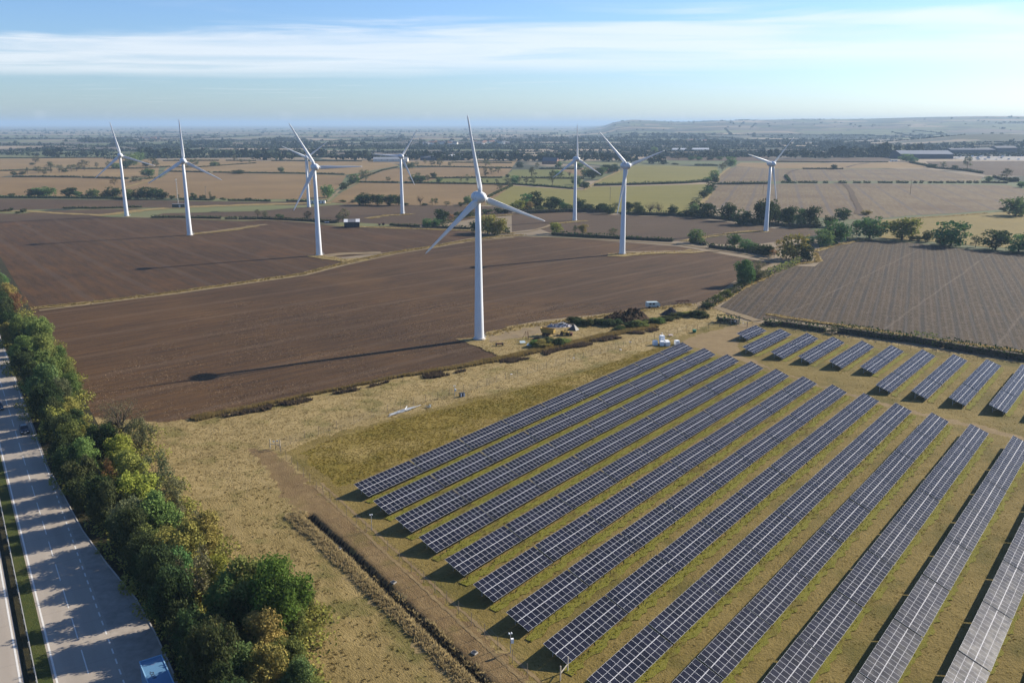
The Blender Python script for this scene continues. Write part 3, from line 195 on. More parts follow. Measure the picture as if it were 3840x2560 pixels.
def resample(L, step):
    out = []
    for (ax, ay), (bx, by) in zip(L[:-1], L[1:]):
        n = max(1, int(math.hypot(bx - ax, by - ay) / step))
        out += [(ax + (bx - ax) * i / n, ay + (by - ay) * i / n) for i in range(n)]
    return out + [tuple(L[-1])]
def vnoise(X, Y, s, seed=0):
    """smooth value noise in 0..1"""
    X = np.asarray(X) / s + 1000.3; Y = np.asarray(Y) / s + 1000.7
    xi = np.floor(X).astype(np.int64); yi = np.floor(Y).astype(np.int64); fx = X - xi; fy = Y - yi
    fx = fx * fx * (3 - 2 * fx); fy = fy * fy * (3 - 2 * fy)
    h = lambda a, b: (np.sin((a * 127.1 + b * 311.7 + seed * 74.7)) * 43758.5453) % 1.0
    return (h(xi, yi) * (1 - fx) + h(xi + 1, yi) * fx) * (1 - fy) + (h(xi, yi + 1) * (1 - fx) + h(xi + 1, yi + 1) * fx) * fy

# ------------------------------------------------------------------ materials
class NT:
    def __init__(s, name):
        s.mat = bpy.data.materials.new(name); s.mat.use_nodes = True
        s.n = s.mat.node_tree; s.n.nodes.clear()
        s.out = s.N('ShaderNodeOutputMaterial'); s.p = s.N('ShaderNodeBsdfPrincipled')
        s.n.links.new(s.p.outputs[0], s.out.inputs[0]); s.p.inputs['Roughness'].default_value = 0.9
        s.p.inputs['Specular IOR Level'].default_value = 0.15
        s.pos = s.N('ShaderNodeNewGeometry').outputs['Position']
    def N(s, t, **k):
        n = s.n.nodes.new(t)
        for a, b in k.items(): setattr(n, a, b)
        return n
    def L(s, a, b): s.n.links.new(a, b)
    def noise(s, scale, detail=4, rough=.55, stretch=None, rot=0, vec=None, dist=0.0, off=0.0):
        m = s.N('ShaderNodeMapping'); s.L(vec or s.pos, m.inputs[0])
        m.inputs['Rotation'].default_value = (0, 0, R_(rot)); m.inputs['Location'].default_value = (off, off * .7, 0)
        st = stretch or (1, 1, 1)
        m2 = s.N('ShaderNodeMapping'); s.L(m.outputs[0], m2.inputs[0]); m2.inputs['Scale'].default_value = st
        t = s.N('ShaderNodeTexNoise'); s.L(m2.outputs[0], t.inputs['Vector'])
        t.inputs['Scale'].default_value = scale; t.inputs['Detail'].default_value = detail; t.inputs['Roughness'].default_value = rough; t.inputs['Distortion'].default_value = dist
        return t.outputs['Fac']
    def ramp(s, fac, stops):
        r = s.N('ShaderNodeValToRGB'); s.L(fac, r.inputs[0]); e = r.color_ramp.elements
        while len(e) < len(stops): e.new(0.5)
        for q, (p, c) in zip(e, stops): q.position = p; q.color = (*c, 1)
        return r.outputs[0]
    def rng(s, v, a, b, c=0.0, d=1.0):
        n = s.N('ShaderNodeMapRange', interpolation_type='SMOOTHSTEP'); s.L(v, n.inputs[0])
        for i, q in enumerate((a, b, c, d)): n.inputs[i + 1].default_value = q
        return n.outputs[0]
    def mix(s, f, a, b, mode='MIX'):
        n = s.N('ShaderNodeMixRGB', blend_type=mode)
        for i, v in enumerate((f, a, b)):
            if isinstance(v, (int, float)): n.inputs[i].default_value = v
            elif isinstance(v, tuple): n.inputs[i].default_value = (*v, 1)
            else: s.L(v, n.inputs[i])
        return n.outputs[0]
    def math(s, op, a, b=None):
        n = s.N('ShaderNodeMath', operation=op)
        for i, v in enumerate((a, b)):
            if v is None: continue
            if isinstance(v, (int, float)): n.inputs[i].default_value = v
            else: s.L(v, n.inputs[i])
        return n.outputs[0]
    def bump(s, h, strength=.5, dist=.1):
        b = s.N('ShaderNodeBump'); s.L(h, b.inputs['Height']); b.inputs['Strength'].default_value = strength; b.inputs['Distance'].default_value = dist
        s.L(b.outputs[0], s.p.inputs['Normal'])
    def col(s, c):
        if isinstance(c, tuple): s.p.inputs['Base Color'].default_value = (*c, 1)
        else: s.L(c, s.p.inputs['Base Color'])
        return s.mat
def plain(name, c, rough=.6, metal=0.0, spec=.4, var=.12, scale=2.0):
    t = NT(name); t.p.inputs['Roughness'].default_value = rough; t.p.inputs['Metallic'].default_value = metal; t.p.inputs['Specular IOR Level'].default_value = spec
    g = t.N('ShaderNodeTexCoord').outputs['Object']
    f = t.noise(scale, 5, .6, vec=g)
    a = tuple(max(0, x * (1 - var)) for x in c); b = tuple(min(1, x * (1 + var)) for x in c)
    return t.col(t.ramp(f, [(.3, a), (.7, b)]))
def soil(name, dark, light, az, straw, streak=1.0, patch=None, lines=None, mottle=None):
    """ploughed or cut field: streaks along the working direction, straw specks, broad patches"""
    w_ = lambda c: None if c is None else (c[0] * (.79 if c[0] < .13 else .72), c[1] * (.60 if c[0] < .13 else .645), c[2] * (.33 if c[0] < .13 else .40))
    dark, light, straw, patch = w_(dark), w_(light), w_(straw), w_(patch)
    t = NT(name)
    s1 = t.noise(.055, 5, .6, (8, .8, 1), az, dist=.3)
    s2 = t.noise(.5, 4, .65, (5, .5, 1), az)
    big = t.noise(.012, 4, .5)
    sp = t.noise(2.2, 3, .8, (1.5, .5, 1), az)
    f = t.math('ADD', t.math('MULTIPLY', s1, .55 * streak), t.math('ADD', t.math('MULTIPLY', s2, .3), t.math('MULTIPLY', big, .55)))
    c = t.ramp(f, [(.50 + .12 * streak, dark), (.72 + .17 * streak, light)])
    c = t.mix(t.rng(sp, .52, .78, 0, .55), c, straw)
    if patch: c = t.mix(t.rng(t.noise(.017, 5, .65, off=40), .50, .72, 0, .75), c, patch)
    if mottle: c = t.mix(t.rng(t.noise(.42, 5, .75, (1.3, .7, 1), az, off=5), .46, .66, 0, .6), c, mottle)
    if lines:
        for (laz, period, width, colr, amt) in lines:
            m = t.N('ShaderNodeMapping'); t.L(t.pos, m.inputs[0]); m.inputs['Rotation'].default_value = (0, 0, R_(laz))
            x = t.N('ShaderNodeSeparateXYZ'); t.L(m.outputs[0], x.inputs[0])
            w = t.math('ADD', x.outputs[0], t.math('MULTIPLY', t.math('SUBTRACT', t.noise(.03, 2), .5), min(3.0, period * .22)))
            pp = t.math('ABSOLUTE', t.math('SUBTRACT', t.math('FRACT', t.math('DIVIDE', w, period)), .5))
            k = t.rng(pp, .5 - width / period, .5 - width / period * .3, 0, 1)
            k = t.math('MULTIPLY', k, t.rng(t.noise(.09, 4, .7, (1, .4, 1), laz, off=9), .3, .6, .15, amt))
            c = t.mix(k, c, colr)
    t.bump(t.math('ADD', t.math('MULTIPLY', s2, .6), sp), .9, .25)
    return t.col(c)
def grass(name, c1, c2, c3, scale=.25, patch=None, az=0, stretch=(1, 1, 1), bump=.8):
    w_ = lambda c: None if c is None else (c[0] * .71, c[1] * .675, c[2] * .50)
    c1, c2, c3, patch = w_(c1), w_(c2), w_(c3), w_(patch)
    t = NT(name)
    a = t.noise(scale, 6, .65, stretch, az); b = t.noise(scale * 9, 4, .7, stretch, az); d = t.noise(scale * .16, 3, .5)
    f = t.math('ADD', t.math('MULTIPLY', a, .5), t.math('ADD', t.math('MULTIPLY', b, .35), t.math('MULTIPLY', d, .25)))
    c = t.ramp(f, [(.36, c1), (.54, c2), (.72, c3)])
    if patch: c = t.mix(t.rng(t.noise(scale * .3, 4, .6, off=77), .5, .68, 0, .8), c, patch)
    t.bump(b, bump, .35)
    return t.col(c)
def leaf(name, dark, mid, light, trans=.35, hue=.03, val=.25):
    t = NT(name); nt = t.n; nt.nodes.remove(t.p)
    oi = t.N('ShaderNodeObjectInfo')
    f = t.noise(.9, 3, .6, vec=t.N('ShaderNodeTexCoord').outputs['Object'])
    g = t.noise(7.0, 2, .7, vec=t.N('ShaderNodeTexCoord').outputs['Object'])
    c = t.ramp(t.math('ADD', t.math('MULTIPLY', f, .6), t.math('MULTIPLY', g, .4)), [(.33, dark), (.5, mid), (.68, light)])
    h = t.N('ShaderNodeHueSaturation'); t.L(c, h.inputs['Color'])
    t.L(t.rng(oi.outputs['Random'], 0, 1, .5 - hue, .5 + hue), h.inputs['Hue'])
    r2 = t.math('FRACT', t.math('MULTIPLY', oi.outputs['Random'], 17.31))
    t.L(t.rng(r2, 0, 1, 1 - val, 1 + val), h.inputs['Value'])
    d = t.N('ShaderNodeBsdfDiffuse'); tr = t.N('ShaderNodeBsdfTranslucent'); mx = t.N('ShaderNodeMixShader')
    t.L(h.outputs[0], d.inputs[0]); t.L(h.outputs[0], tr.inputs[0]); mx.inputs[0].default_value = trans
    t.L(d.outputs[0], mx.inputs[1]); t.L(tr.outputs[0], mx.inputs[2]); t.L(mx.outputs[0], t.out.inputs[0])
    return t.mat
M = {}
M['soil'] = soil('ploughed_soil', (.046, .030, .019), (.105, .070, .044), 46, (.26, .19, .125), 1.3, (.145, .084, .042), [(46, 4.1, 1.1, (.045, .028, .017), .45), (46, 24.0, 2.2, (.14, .094, .058), .22)])
M['soilb'] = soil('ploughed_soil_upper', (.046, .030, .019), (.098, .066, .043), -38, (.22, .16, .105), 1.3, (.125, .078, .045), [(-38, 6.0, 1.6, (.045, .028, .017), .5), (-38, 24.0, 2.6, (.12, .083, .055), .2)])
M['soil2'] = soil('worked_soil', (.070, .056, .050), (.122, .098, .086), 70, (.18, .14, .115), .9, None, [(70, 9.0, 2.0, (.07, .05, .038), .5)])
M['stubble'] = soil('stubble', (.205, .147, .100), (.30, .218, .145), 75, (.30, .225, .15), .8)
M['tan2'] = soil('pale_stubble', (.24, .178, .122), (.345, .26, .175), 82, (.33, .255, .175), .7)
M['rows'] = soil('tramlined_stubble', (.125, .105, .092), (.215, .18, .15), 17, (.30, .25, .20), 1.4, (.11, .09, .078), [(17, 21.0, 2.6, (.085, .068, .058), .8), (17, 5.2, 1.0, (.10, .082, .07), .3)])
M['rows2'] = soil('drilled_stubble', (.036, .030, .024), (.074, .060, .046), 25, (.26, .21, .16), 1.0, (.085, .066, .050), [(25.3, 5.3, 1.1, (.026, .022, .019), .8), (24.6, 2.1, .5, (.11, .09, .075), .3), (37, 34.0, .7, (.16, .125, .09), .3)], (.108, .080, .052))
M['pasture'] = grass('pasture', (.10, .118, .034), (.145, .157, .046), (.185, .18, .06), .05)
M['pasture2'] = grass('dry_pasture', (.145, .142, .036), (.195, .182, .05), (.245, .22, .07), .05, None, 80, (2, .3, 1))
M['gold'] = grass('golden_grass', (.17, .135, .042), (.225, .175, .058), (.265, .21, .075), .06)
M['dry'] = grass('dry_grass', (.17, .125, .06), (.30, .23, .115), (.40, .315, .17), .5)
M['track'] = grass('dirt_track', (.19, .145, .11), (.25, .195, .145), (.31, .245, .18), .3, None, 0, (1, 1, 1), .3)
M['rough'] = grass('rough_meadow', (.19, .145, .07), (.335, .26, .14), (.47, .375, .23), .35, (.185, .165, .06))
M['rough2'] = grass('olive_meadow', (.15, .118, .050), (.275, .212, .105), (.40, .315, .18), .3, (.13, .13, .04), -38, (1.6, .6, 1))
M['mown'] = grass('mown_meadow', (.150, .115, .034), (.215, .165, .058), (.285, .22, .095), .25, (.120, .108, .024))
M['bare'] = grass('mown_strip', (.15, .098, .052), (.235, .163, .095), (.32, .235, .145), .5, (.19, .148, .065))
M['wear'] = grass('worn_track', (.19, .135, .08), (.25, .185, .115), (.31, .235, .15), .4, None, 0, (1, 1, 1), .3)
M['ditch'] = plain('ditch_earth', (.03, .022, .014), .95, 0, .1, .3)
M['ground'] = grass('plain_grass', (.10, .095, .045), (.17, .14, .07), (.24, .19, .10), .03)

# ------------------------------------------------------------------ ground, far plain and hills
RT = R_(-33.8); RDT = np.array([math.sin(RT), math.cos(RT)]); RDN = np.array([math.cos(RT), -math.sin(RT)])
def road_pt(n, t, z=0.0): return (n * RDN[0] + t * RDT[0], n * RDN[1] + t * RDT[1], z)
def far_land(name='far_land', wood=.56):
    t = NT(name)
    v = t.N('ShaderNodeTexVoronoi', feature='F1'); e = t.N('ShaderNodeTexVoronoi', feature='DISTANCE_TO_EDGE')
    wob = t.N('ShaderNodeVectorMath', operation='ADD'); t.L(t.pos, wob.inputs[0])
    nn = t.N('ShaderNodeTexNoise'); t.L(t.pos, nn.inputs['Vector']); nn.inputs['Scale'].default_value = .004
    sc_ = t.N('ShaderNodeVectorMath', operation='SCALE'); t.L(nn.outputs['Color'], sc_.inputs[0]); sc_.inputs['Scale'].default_value = 90
    t.L(sc_.outputs[0], wob.inputs[1])
    fl = t.N('ShaderNodeMapping'); t.L(wob.outputs[0], fl.inputs[0]); fl.inputs['Scale'].default_value = (1, 1, 0)
    for q in (v, e):
        t.L(fl.outputs[0], q.inputs['Vector']); q.inputs['Scale'].default_value = 1 / 330; q.inputs['Randomness'].default_value = .8
    cs = t.N('ShaderNodeSeparateColor'); t.L(v.outputs['Color'], cs.inputs[0])
    c = t.ramp(cs.outputs[0], [(0.0, (.085, .10, .040)), (.28, (.20, .155, .10)), (.5, (.10, .078, .058)), (.68, (.25, .19, .12)), (.86, (.125, .13, .05))])
    c.node.color_ramp.interpolation = 'CONSTANT'
    c = t.mix(t.rng(t.noise(.006, 5, .6), .35, .7, 0, .35), c, (.10, .085, .055))
    c = t.mix(t.rng(e.outputs['Distance'], .012, .035, .95, 0), c, (.022, .030, .016))
    c = t.mix(t.rng(t.noise(.0016, 6, .62, off=900), wood, wood + .05, 0, .92), c, (.022, .031, .016))
    return t.col(c)
M['far'] = far_land(); M['hill'] = far_land('hill_land', .50)
S_ = 42000.0
d0 = np.array(DITCH[0]); d1 = np.array(DITCH[-1]); dd = (d1 - d0) / np.linalg.norm(d1 - d0); dn = np.array([dd[1], -dd[0]])
hole = [d0 - dd * 1 - dn * 2, d1 + dd * 1 - dn * 2, d1 + dd * 1 + dn * 2, d0 - dd * 1 + dn * 2]
outer = [(-S_, S_), (-S_, -3000), (S_, -3000), (S_, S_)]
if sum(a[0] * b[1] - b[0] * a[1] for a, b in zip(hole, hole[1:] + hole[:1])) < 0: hole = hole[::-1]
hole = sorted(range(4), key=lambda i: 0) and hole
ang = [math.atan2(p[1] - hole[0][1], p[0] - hole[0][0]) for p in hole]
hc = sum(hole) / 4
srt = sorted(hole, key=lambda p: math.atan2(p[1] - hc[1], p[0] - hc[0]))
k0 = max(range(4), key=lambda i: -srt[i][0] + srt[i][1]); srt = srt[k0:] + srt[:k0]
gv = [(x, y, 0) for x, y in outer] + [(float(p[0]), float(p[1]), 0) for p in srt]
gm = bpy.data.meshes.new('ground'); gm.from_pydata(gv, [], [(i, (i + 1) % 4, 4 + (i + 1) % 4, 4 + i) for i in range(4)])
gm.materials.append(M['far']); gm.update()
tag(obj('ground', gm), 'wide flat farmland running out to the horizon', kind='structure')

def hill_z(X, Y):
    """long wooded ridge on the right, and one low swell in front of it"""
    az = np.degrees(np.arctan2(X, Y)); D = np.hypot(X, Y)
    top = np.interp(az, [4.5, 6.0, 6.6, 7.8, 9.2, 10.9, 12.2, 13.3, 16, 19, 22, 25, 28, 31, 40, 55, 70], [0, 30, 72, 96, 90, 80, 84, 92, 96, 96, 100, 112, 120, 116, 118, 110, 60])
    s = np.clip((D - 3900) / 4300, 0, 1); s = s * s * (3 - 2 * s)
    z = top * (.16 * np.clip((D - 3000) / 2500, 0, 1) + .84 * s) * (.93 + .14 * vnoise(X, Y, 700, 3)) + (vnoise(X, Y, 900, 8) - .5) * 16 * np.clip((D - 3200) / 900, 0, 1) * (top > 20)
    z = z + 30 * np.exp(-(((az - 29.0) / 4.2) ** 2) - ((D - 3350) / 420) ** 2)
    return np.where(az > 3.5, np.maximum(z, -2), -2) - 0.5
azs = np.radians(np.linspace(3.5, 68, 200)); Ds = np.concatenate([np.linspace(2400, 9000, 90), np.linspace(9400, 16000, 12)])
A_, D_ = np.meshgrid(azs, Ds); HX = np.sin(A_) * D_; HY = np.cos(A_) * D_; HZ = hill_z(HX, HY)
nA, nD = len(azs), len(Ds)
ii = (np.arange(nD - 1)[:, None] * nA + np.arange(nA - 1)[None]).ravel()
hf = np.stack([ii, ii + nA, ii + nA + 1, ii + 1], 1)
hill = obj('hills', np_mesh('hills', np.stack([HX.ravel(), HY.ravel(), HZ.ravel()], 1), hf, M['hill'], smooth=True))
tag(hill, 'long low ridge of hills fading into blue haze', kind='structure')

# fields: one flat sheet each
FN = dict(soil='ploughed_field', soilb='ploughed_field', soil2='worked_field', stubble='stubble_field', tan2='stubble_field', rows='stubble_field', rows2='drilled_field', pasture='pasture', pasture2='pasture', gold='grass_field')
for i, (_, m, _, P) in enumerate(FIELDS):
    if i == 1: m = 'soilb'
    me = bpy.data.meshes.new(FN[m]); me.from_pydata([(x, y, .03 + .005 * i) for x, y in P], [], [tuple(range(len(P)))]); me.materials.append(M[m]); me.update()
    if me.polygons[0].normal.z < 0: me.flip_normals()
    tag(obj(FN[m], me), kind='structure')
def ribbon(L, w, z, step=3.0, jit=.25, seed=1):
    r = random.Random(seed); P = resample(L, step); V = []; F = []
    for i, p in enumerate(P):
        a = P[max(0, i - 1)]; b = P[min(len(P) - 1, i + 1)]; dx, dy = b[0] - a[0], b[1] - a[1]; l = math.hypot(dx, dy) or 1
        nx, ny = -dy / l, dx / l
        wl = w / 2 * (1 + r.uniform(-jit, jit)); wr = w / 2 * (1 + r.uniform(-jit, jit))
        V += [(p[0] + nx * wl, p[1] + ny * wl, z), (p[0] - nx * wr, p[1] - ny * wr, z)]
        if i: F.append((2 * i - 2, 2 * i - 1, 2 * i + 1, 2 * i))
    return V, F
for i, (k, w, L) in enumerate(STRIPS):
    far = math.hypot(*L[0]) > 420
    V, F = ribbon(L, w, .20 + .005 * i, 4.0 if far else 2.0, .12 if k == 'track' else .38, i)
    tag(obj({'track': 'farm_track', 'dark': 'dark_furrow'}.get(k, 'grass_verge'), np_mesh(k, V, F, M[{'track': 'track', 'dark': 'soil2'}.get(k, 'dry')])), kind='structure')

# near rough ground: one relief sheet, its grass cover by area
TH = R_(37.6); T_ = np.array([math.sin(TH), math.cos(TH)]); N_ = np.array([math.cos(TH), -math.sin(TH)])
MAIN_LO = [(-108.85 + 8.1 * i, -109.04 + 8.40 * i) for i in range(14)]
def ground_z(X, Y):
    z = .17 + (vnoise(X, Y, 3.2, 1) - .4) * .16 + (vnoise(X, Y, 1.1, 2) - .5) * .10
    sf = inside(SOLAR_FIELD, X, Y)
    z = np.where(sf, .16 + (vnoise(X, Y, 1.3, 2) - .5) * .07, z)
    db = dist_line(BANK, X, Y); z = z + .38 * np.clip(1 - db / 2.2, 0, 1)
    dk = dist_line(DITCH, X, Y); z = z - 1.1 * np.clip((1.05 - dk) / .75, 0, 1)
    return z
g = .62
xs = np.arange(-112, 172, g); ys = np.arange(84, 322, g); GX, GY = np.meshgrid(xs, ys); GZ = ground_z(GX, GY)
nx = len(xs); ii = (np.arange(len(ys) - 1)[:, None] * nx + np.arange(nx - 1)[None]).ravel()
cx = GX.ravel()[ii] + g / 2; cy_ = GY.ravel()[ii] + g / 2
jx = cx + (vnoise(cx, cy_, 1.7, 5) - .5) * 2.0; jy = cy_ + (vnoise(cx, cy_, 1.7, 6) - .5) * 2.0
keep = inside(MEADOW, cx + (vnoise(cx, cy_, 2.5, 9) - .5) * 1.6, cy_) & (np.hypot(cx, cy_) < 345)
mi = np.zeros(len(ii), int)
sf = inside(SOLAR_FIELD, jx, jy); mi[sf] = 1
tt = cx * T_[0] + cy_ * T_[1]; nn_ = jx * N_[0] + jy * N_[1]
ph = np.zeros(len(ii), bool)
for n0, n1 in MAIN_LO:
    lo = n0 + (n1 - n0) * np.clip((tt - 90) / 134, 0, 1); ph |= (nn_ > lo - .7) & (nn_ < lo + 1.35)
for k in range(12):
    lo = -100.44 + 8.47 * k; ph |= (nn_ > lo - .7) & (nn_ < lo + 1.2) & (tt > 236 - (15 if k > 5 else 0))
row_zone = sf & (tt > 96 - (nn_ + 110) * .34) & ~((tt > 236 - (nn_ + 112) * .34) & (tt < (236 if True else 0)) & (nn_ < -56))
mi[inside(UNCUT, jx, jy)] = 3
mi[inside(WEAR, jx, jy)] = 4
BP = np.array(BANK); left_b = (jx < np.interp(-jy, -BP[:, 1], BP[:, 0]) - 1) & (jy < 150 + 12 * (vnoise(cx, cy_, 11, 31) - .5)); mi[left_b] = 9
mi[inside(BARE, jx, jy)] = 5
dk = dist_line(DITCH, cx, cy_); mi[dk < .75] = 6
db = dist_line(BANK, jx, jy); mi[(db < 1.9) & (dk >= 1.0)] = 7
mi[inside(DIRT, jx, jy)] = 8
M['drip'] = grass('green_drip_grass', (.150, .150, .020), (.215, .215, .034), (.26, .235, .06), .6, (.17, .135, .04))
M['uncut'] = grass('uncut_grass', (.115, .108, .016), (.20, .155, .030), (.285, .215, .065), .13, (.36, .28, .13))
M['tall'] = grass('tall_pale_grass', (.22, .165, .10), (.32, .25, .15), (.40, .32, .20), .5)
V = np.stack([GX.ravel(), GY.ravel(), GZ.ravel()], 1); F = np.stack([ii, ii + 1, ii + nx + 1, ii + nx], 1)[keep]
used = np.unique(F); rm = -np.ones(len(V), int); rm[used] = np.arange(len(used))
near = obj('meadow', np_mesh('meadow', V[used], rm[F], [M['rough'], M['mown'], M['drip'], M['uncut'], M['wear'], M['bare'], M['ditch'], M['tall'], M['track'], M['rough2']], mi[keep], smooth=True))
tag(near, 'rough meadow and mown grass of the solar farm', kind='structure')

for i, (n0, n1) in enumerate(MAIN_LO):
    t0, t1 = 97.5 - 2.76 * i, 231.5 - 2.75 * i
    A = [(n0 + .55 + (n1 - n0) * q) for q in (0, 1)]
    L = [(A[0] * N_[0] + t0 * T_[0], A[0] * N_[1] + t0 * T_[1]), (A[1] * N_[0] + t1 * T_[0], A[1] * N_[1] + t1 * T_[1])]
    Vr, Fr = ribbon(L, 1.5, .262, .8, .55, 60 + i); tag(obj('grass_strip', np_mesh('grass_strip', Vr, Fr, M['drip'])), kind='structure')
for i in range(12):
    n = -99.9 + 8.47 * i; t0 = 252 if i == 0 else 237 if i < 6 else 222
    L = [(n * N_[0] + t0 * T_[0], n * N_[1] + t0 * T_[1]), ((n + .5) * N_[0] + 268 * T_[0], (n + .5) * N_[1] + 268 * T_[1])]
    Vr, Fr = ribbon(L, 1.3, .262, .8, .55, 90 + i); tag(obj('grass_strip', np_mesh('grass_strip', Vr, Fr, M['drip'])), kind='structure')

for k, off in enumerate((-3.2, -5.0)):
    L = [(n * N_[0] + (98 - (n + 112) * .34 + off) * T_[0], n * N_[1] + (98 - (n + 112) * .34 + off) * T_[1]) for n in (-122, -112, -80, -40, 0)]
    Vr, Fr = ribbon(L, .5, 0, .6, .5, 120 + k); Vr = np.array(Vr); Vr[:, 2] = ground_z(Vr[:, 0], Vr[:, 1]) + .03; tag(obj('wheel_rut', np_mesh('wheel_rut', Vr, Fr, M['wear'])), kind='structure')

# ------------------------------------------------------------------ dual carriageway
def concrete():
    t = NT('concrete_road'); t.p.inputs['Roughness'].default_value = .8
    m = t.N('ShaderNodeMapping'); t.L(t.pos, m.inputs[0]); m.inputs['Rotation'].default_value = (0, 0, R_(-33.8))
    x = t.N('ShaderNodeSeparateXYZ'); t.L(m.outputs[0], x.inputs[0])
    pp = t.math('ABSOLUTE', t.math('SUBTRACT', t.math('FRACT', t.math('DIVIDE', x.outputs[1], 5.2)), .5))
    k = t.rng(pp, .490, .497, 0, .35)
    a = t.noise(.35, 5, .6, (1, .1, 1), -33.8); b = t.noise(4, 4, .7)
    c = t.ramp(t.math('ADD', t.math('MULTIPLY', a, .6), t.math('MULTIPLY', b, .4)), [(.3, (.265, .228, .184)), (.7, (.35, .305, .25))])
    slab = t.N('ShaderNodeTexWhiteNoise', noise_dimensions='1D'); t.L(t.math('FLOOR', t.math('DIVIDE', x.outputs[1], 5.2)), slab.inputs['W'])
    c = t.mix(t.rng(slab.outputs[0], 0, 1, 0, .18), c, (.26, .225, .185))
    lane = t.math('ABSOLUTE', t.math('SUBTRACT', t.math('FRACT', t.math('DIVIDE', t.math('ADD', x.outputs[0], -4.35), 3.43)), .5))
    c = t.mix(t.rng(lane, .12, .3, .18, 0), c, (.20, .175, .145))
    return t.col(t.mix(k, c, (.10, .085, .07)))
M['road'] = concrete(); M['asphalt'] = plain('layby_concrete', (.27, .235, .195), .9, 0, .2, .2, .8)
M['paint'] = plain('road_paint', (.58, .56, .51), .7, 0, .3, .1, 3)
M['verge'] = grass('road_verge', (.035, .055, .015), (.065, .088, .022), (.11, .11, .04), .5)
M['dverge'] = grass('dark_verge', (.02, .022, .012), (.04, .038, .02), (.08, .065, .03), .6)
def strip_mesh(name, mat, n0, n1, t0, t1, z, step=40):
    V = []; F = []; ts = np.arange(t0, t1 + step, step)
    for i, t in enumerate(ts):
        V += [road_pt(n0, t, z), road_pt(n1, t, z)]
        if i: F.append((2 * i - 2, 2 * i - 1, 2 * i + 1, 2 * i))
    return np_mesh(name, V, F, mat)
tag(obj('road', strip_mesh('road', M['road'], 3.95, 11.6, 40, 720, .30)), 'pale concrete carriageway beside the tree belt', kind='structure')
tag(obj('road', strip_mesh('road', M['road'], -7.2, .95, 40, 720, .30)), 'far carriageway at the edge of view', kind='structure')
tag(obj('verge', strip_mesh('verge', M['verge'], 2.28, 3.95, 40, 720, .36)), kind='structure')
tag(obj('verge', strip_mesh('verge', M['dverge'], .95, 2.28, 40, 720, .27)), kind='structure')  # darkened strip: barrier shadow and ditch put into the grass colour
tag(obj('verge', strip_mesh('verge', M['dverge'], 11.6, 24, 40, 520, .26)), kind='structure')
lb = [(40, 16.6), (112, 16.6), (122, 16.2), (136, 14.4), (150, 13.0), (180, 11.6)]
V = []; F = []
for i, (t, n) in enumerate(lb):
    V += [road_pt(11.6, t, .305), road_pt(n, t, .305)]
    if i: F.append((2 * i - 2, 2 * i - 1, 2 * i + 1, 2 * i))
tag(obj('layby', np_mesh('layby', V, F, M['asphalt'])), 'shaded layby under the trees', kind='structure')
kb = MB()
for (t0, n0), (t1, n1) in zip(lb[:-1], lb[1:]):
    kb.bar(road_pt(n0 + .08, t0, .34), road_pt(n1 + .08, t1, .34), .16, .16)
tag(kb.obj('kerb', plain('kerb_stone', (.36, .33, .29), .85)), kind='structure')
mk = MB()
def mark(n0, n1, t0, t1, z=.312): mk.add([road_pt(n0, t0, z), road_pt(n1, t0, z), road_pt(n1, t1, z), road_pt(n0, t1, z)], [(0, 3, 2, 1)] if False else [(0, 1, 2, 3)])
mark(4.22, 4.45, 40, 700); mark(.45, .68, 40, 700)
t = 44.0
while t < 560: mark(7.74, 7.88, t, t + 6.0); t += 9.0
t = 50.0
while t < 182: mark(11.08, 11.26, t, t + 1.3); t += 2.6
mark(11.10, 11.24, 182, 700)
tag(mk.obj('road_markings', M['paint']), kind='structure')
# steel safety barrier in the central reserve
M['rail'] = plain('galvanised_rail', (.50, .47, .40), .5, .5, .5)
bar_e = empty('safety_barrier', road_pt(2.24, 90, .3), 0, 'long steel safety barrier between grass reserve and far carriageway', 'barrier')
def local(p, e): return tuple(Vector(p) - Vector(e.location))
rb = MB()
a, b = local(road_pt(2.24, 50, .86), bar_e), local(road_pt(2.24, 420, .86), bar_e)
rb.bar(a, b, .06, .31); rb.bar(tuple(Vector(a) + Vector((.05, .03, .09))), tuple(Vector(b) + Vector((.05, .03, .09))), .05, .09); rb.bar(tuple(Vector(a) + Vector((.05, .03, -.09))), tuple(Vector(b) + Vector((.05, .03, -.09))), .05, .09)
rb.obj('rail', M['rail'], bar_e)
pm = MB().box((0, 0, .35), (.10, .12, .75)).mesh('post', M['rail'])
for k in range(64): obj('post', pm, bar_e, local(road_pt(2.16, 60 + 3.2 * k, .28), bar_e), -RT)

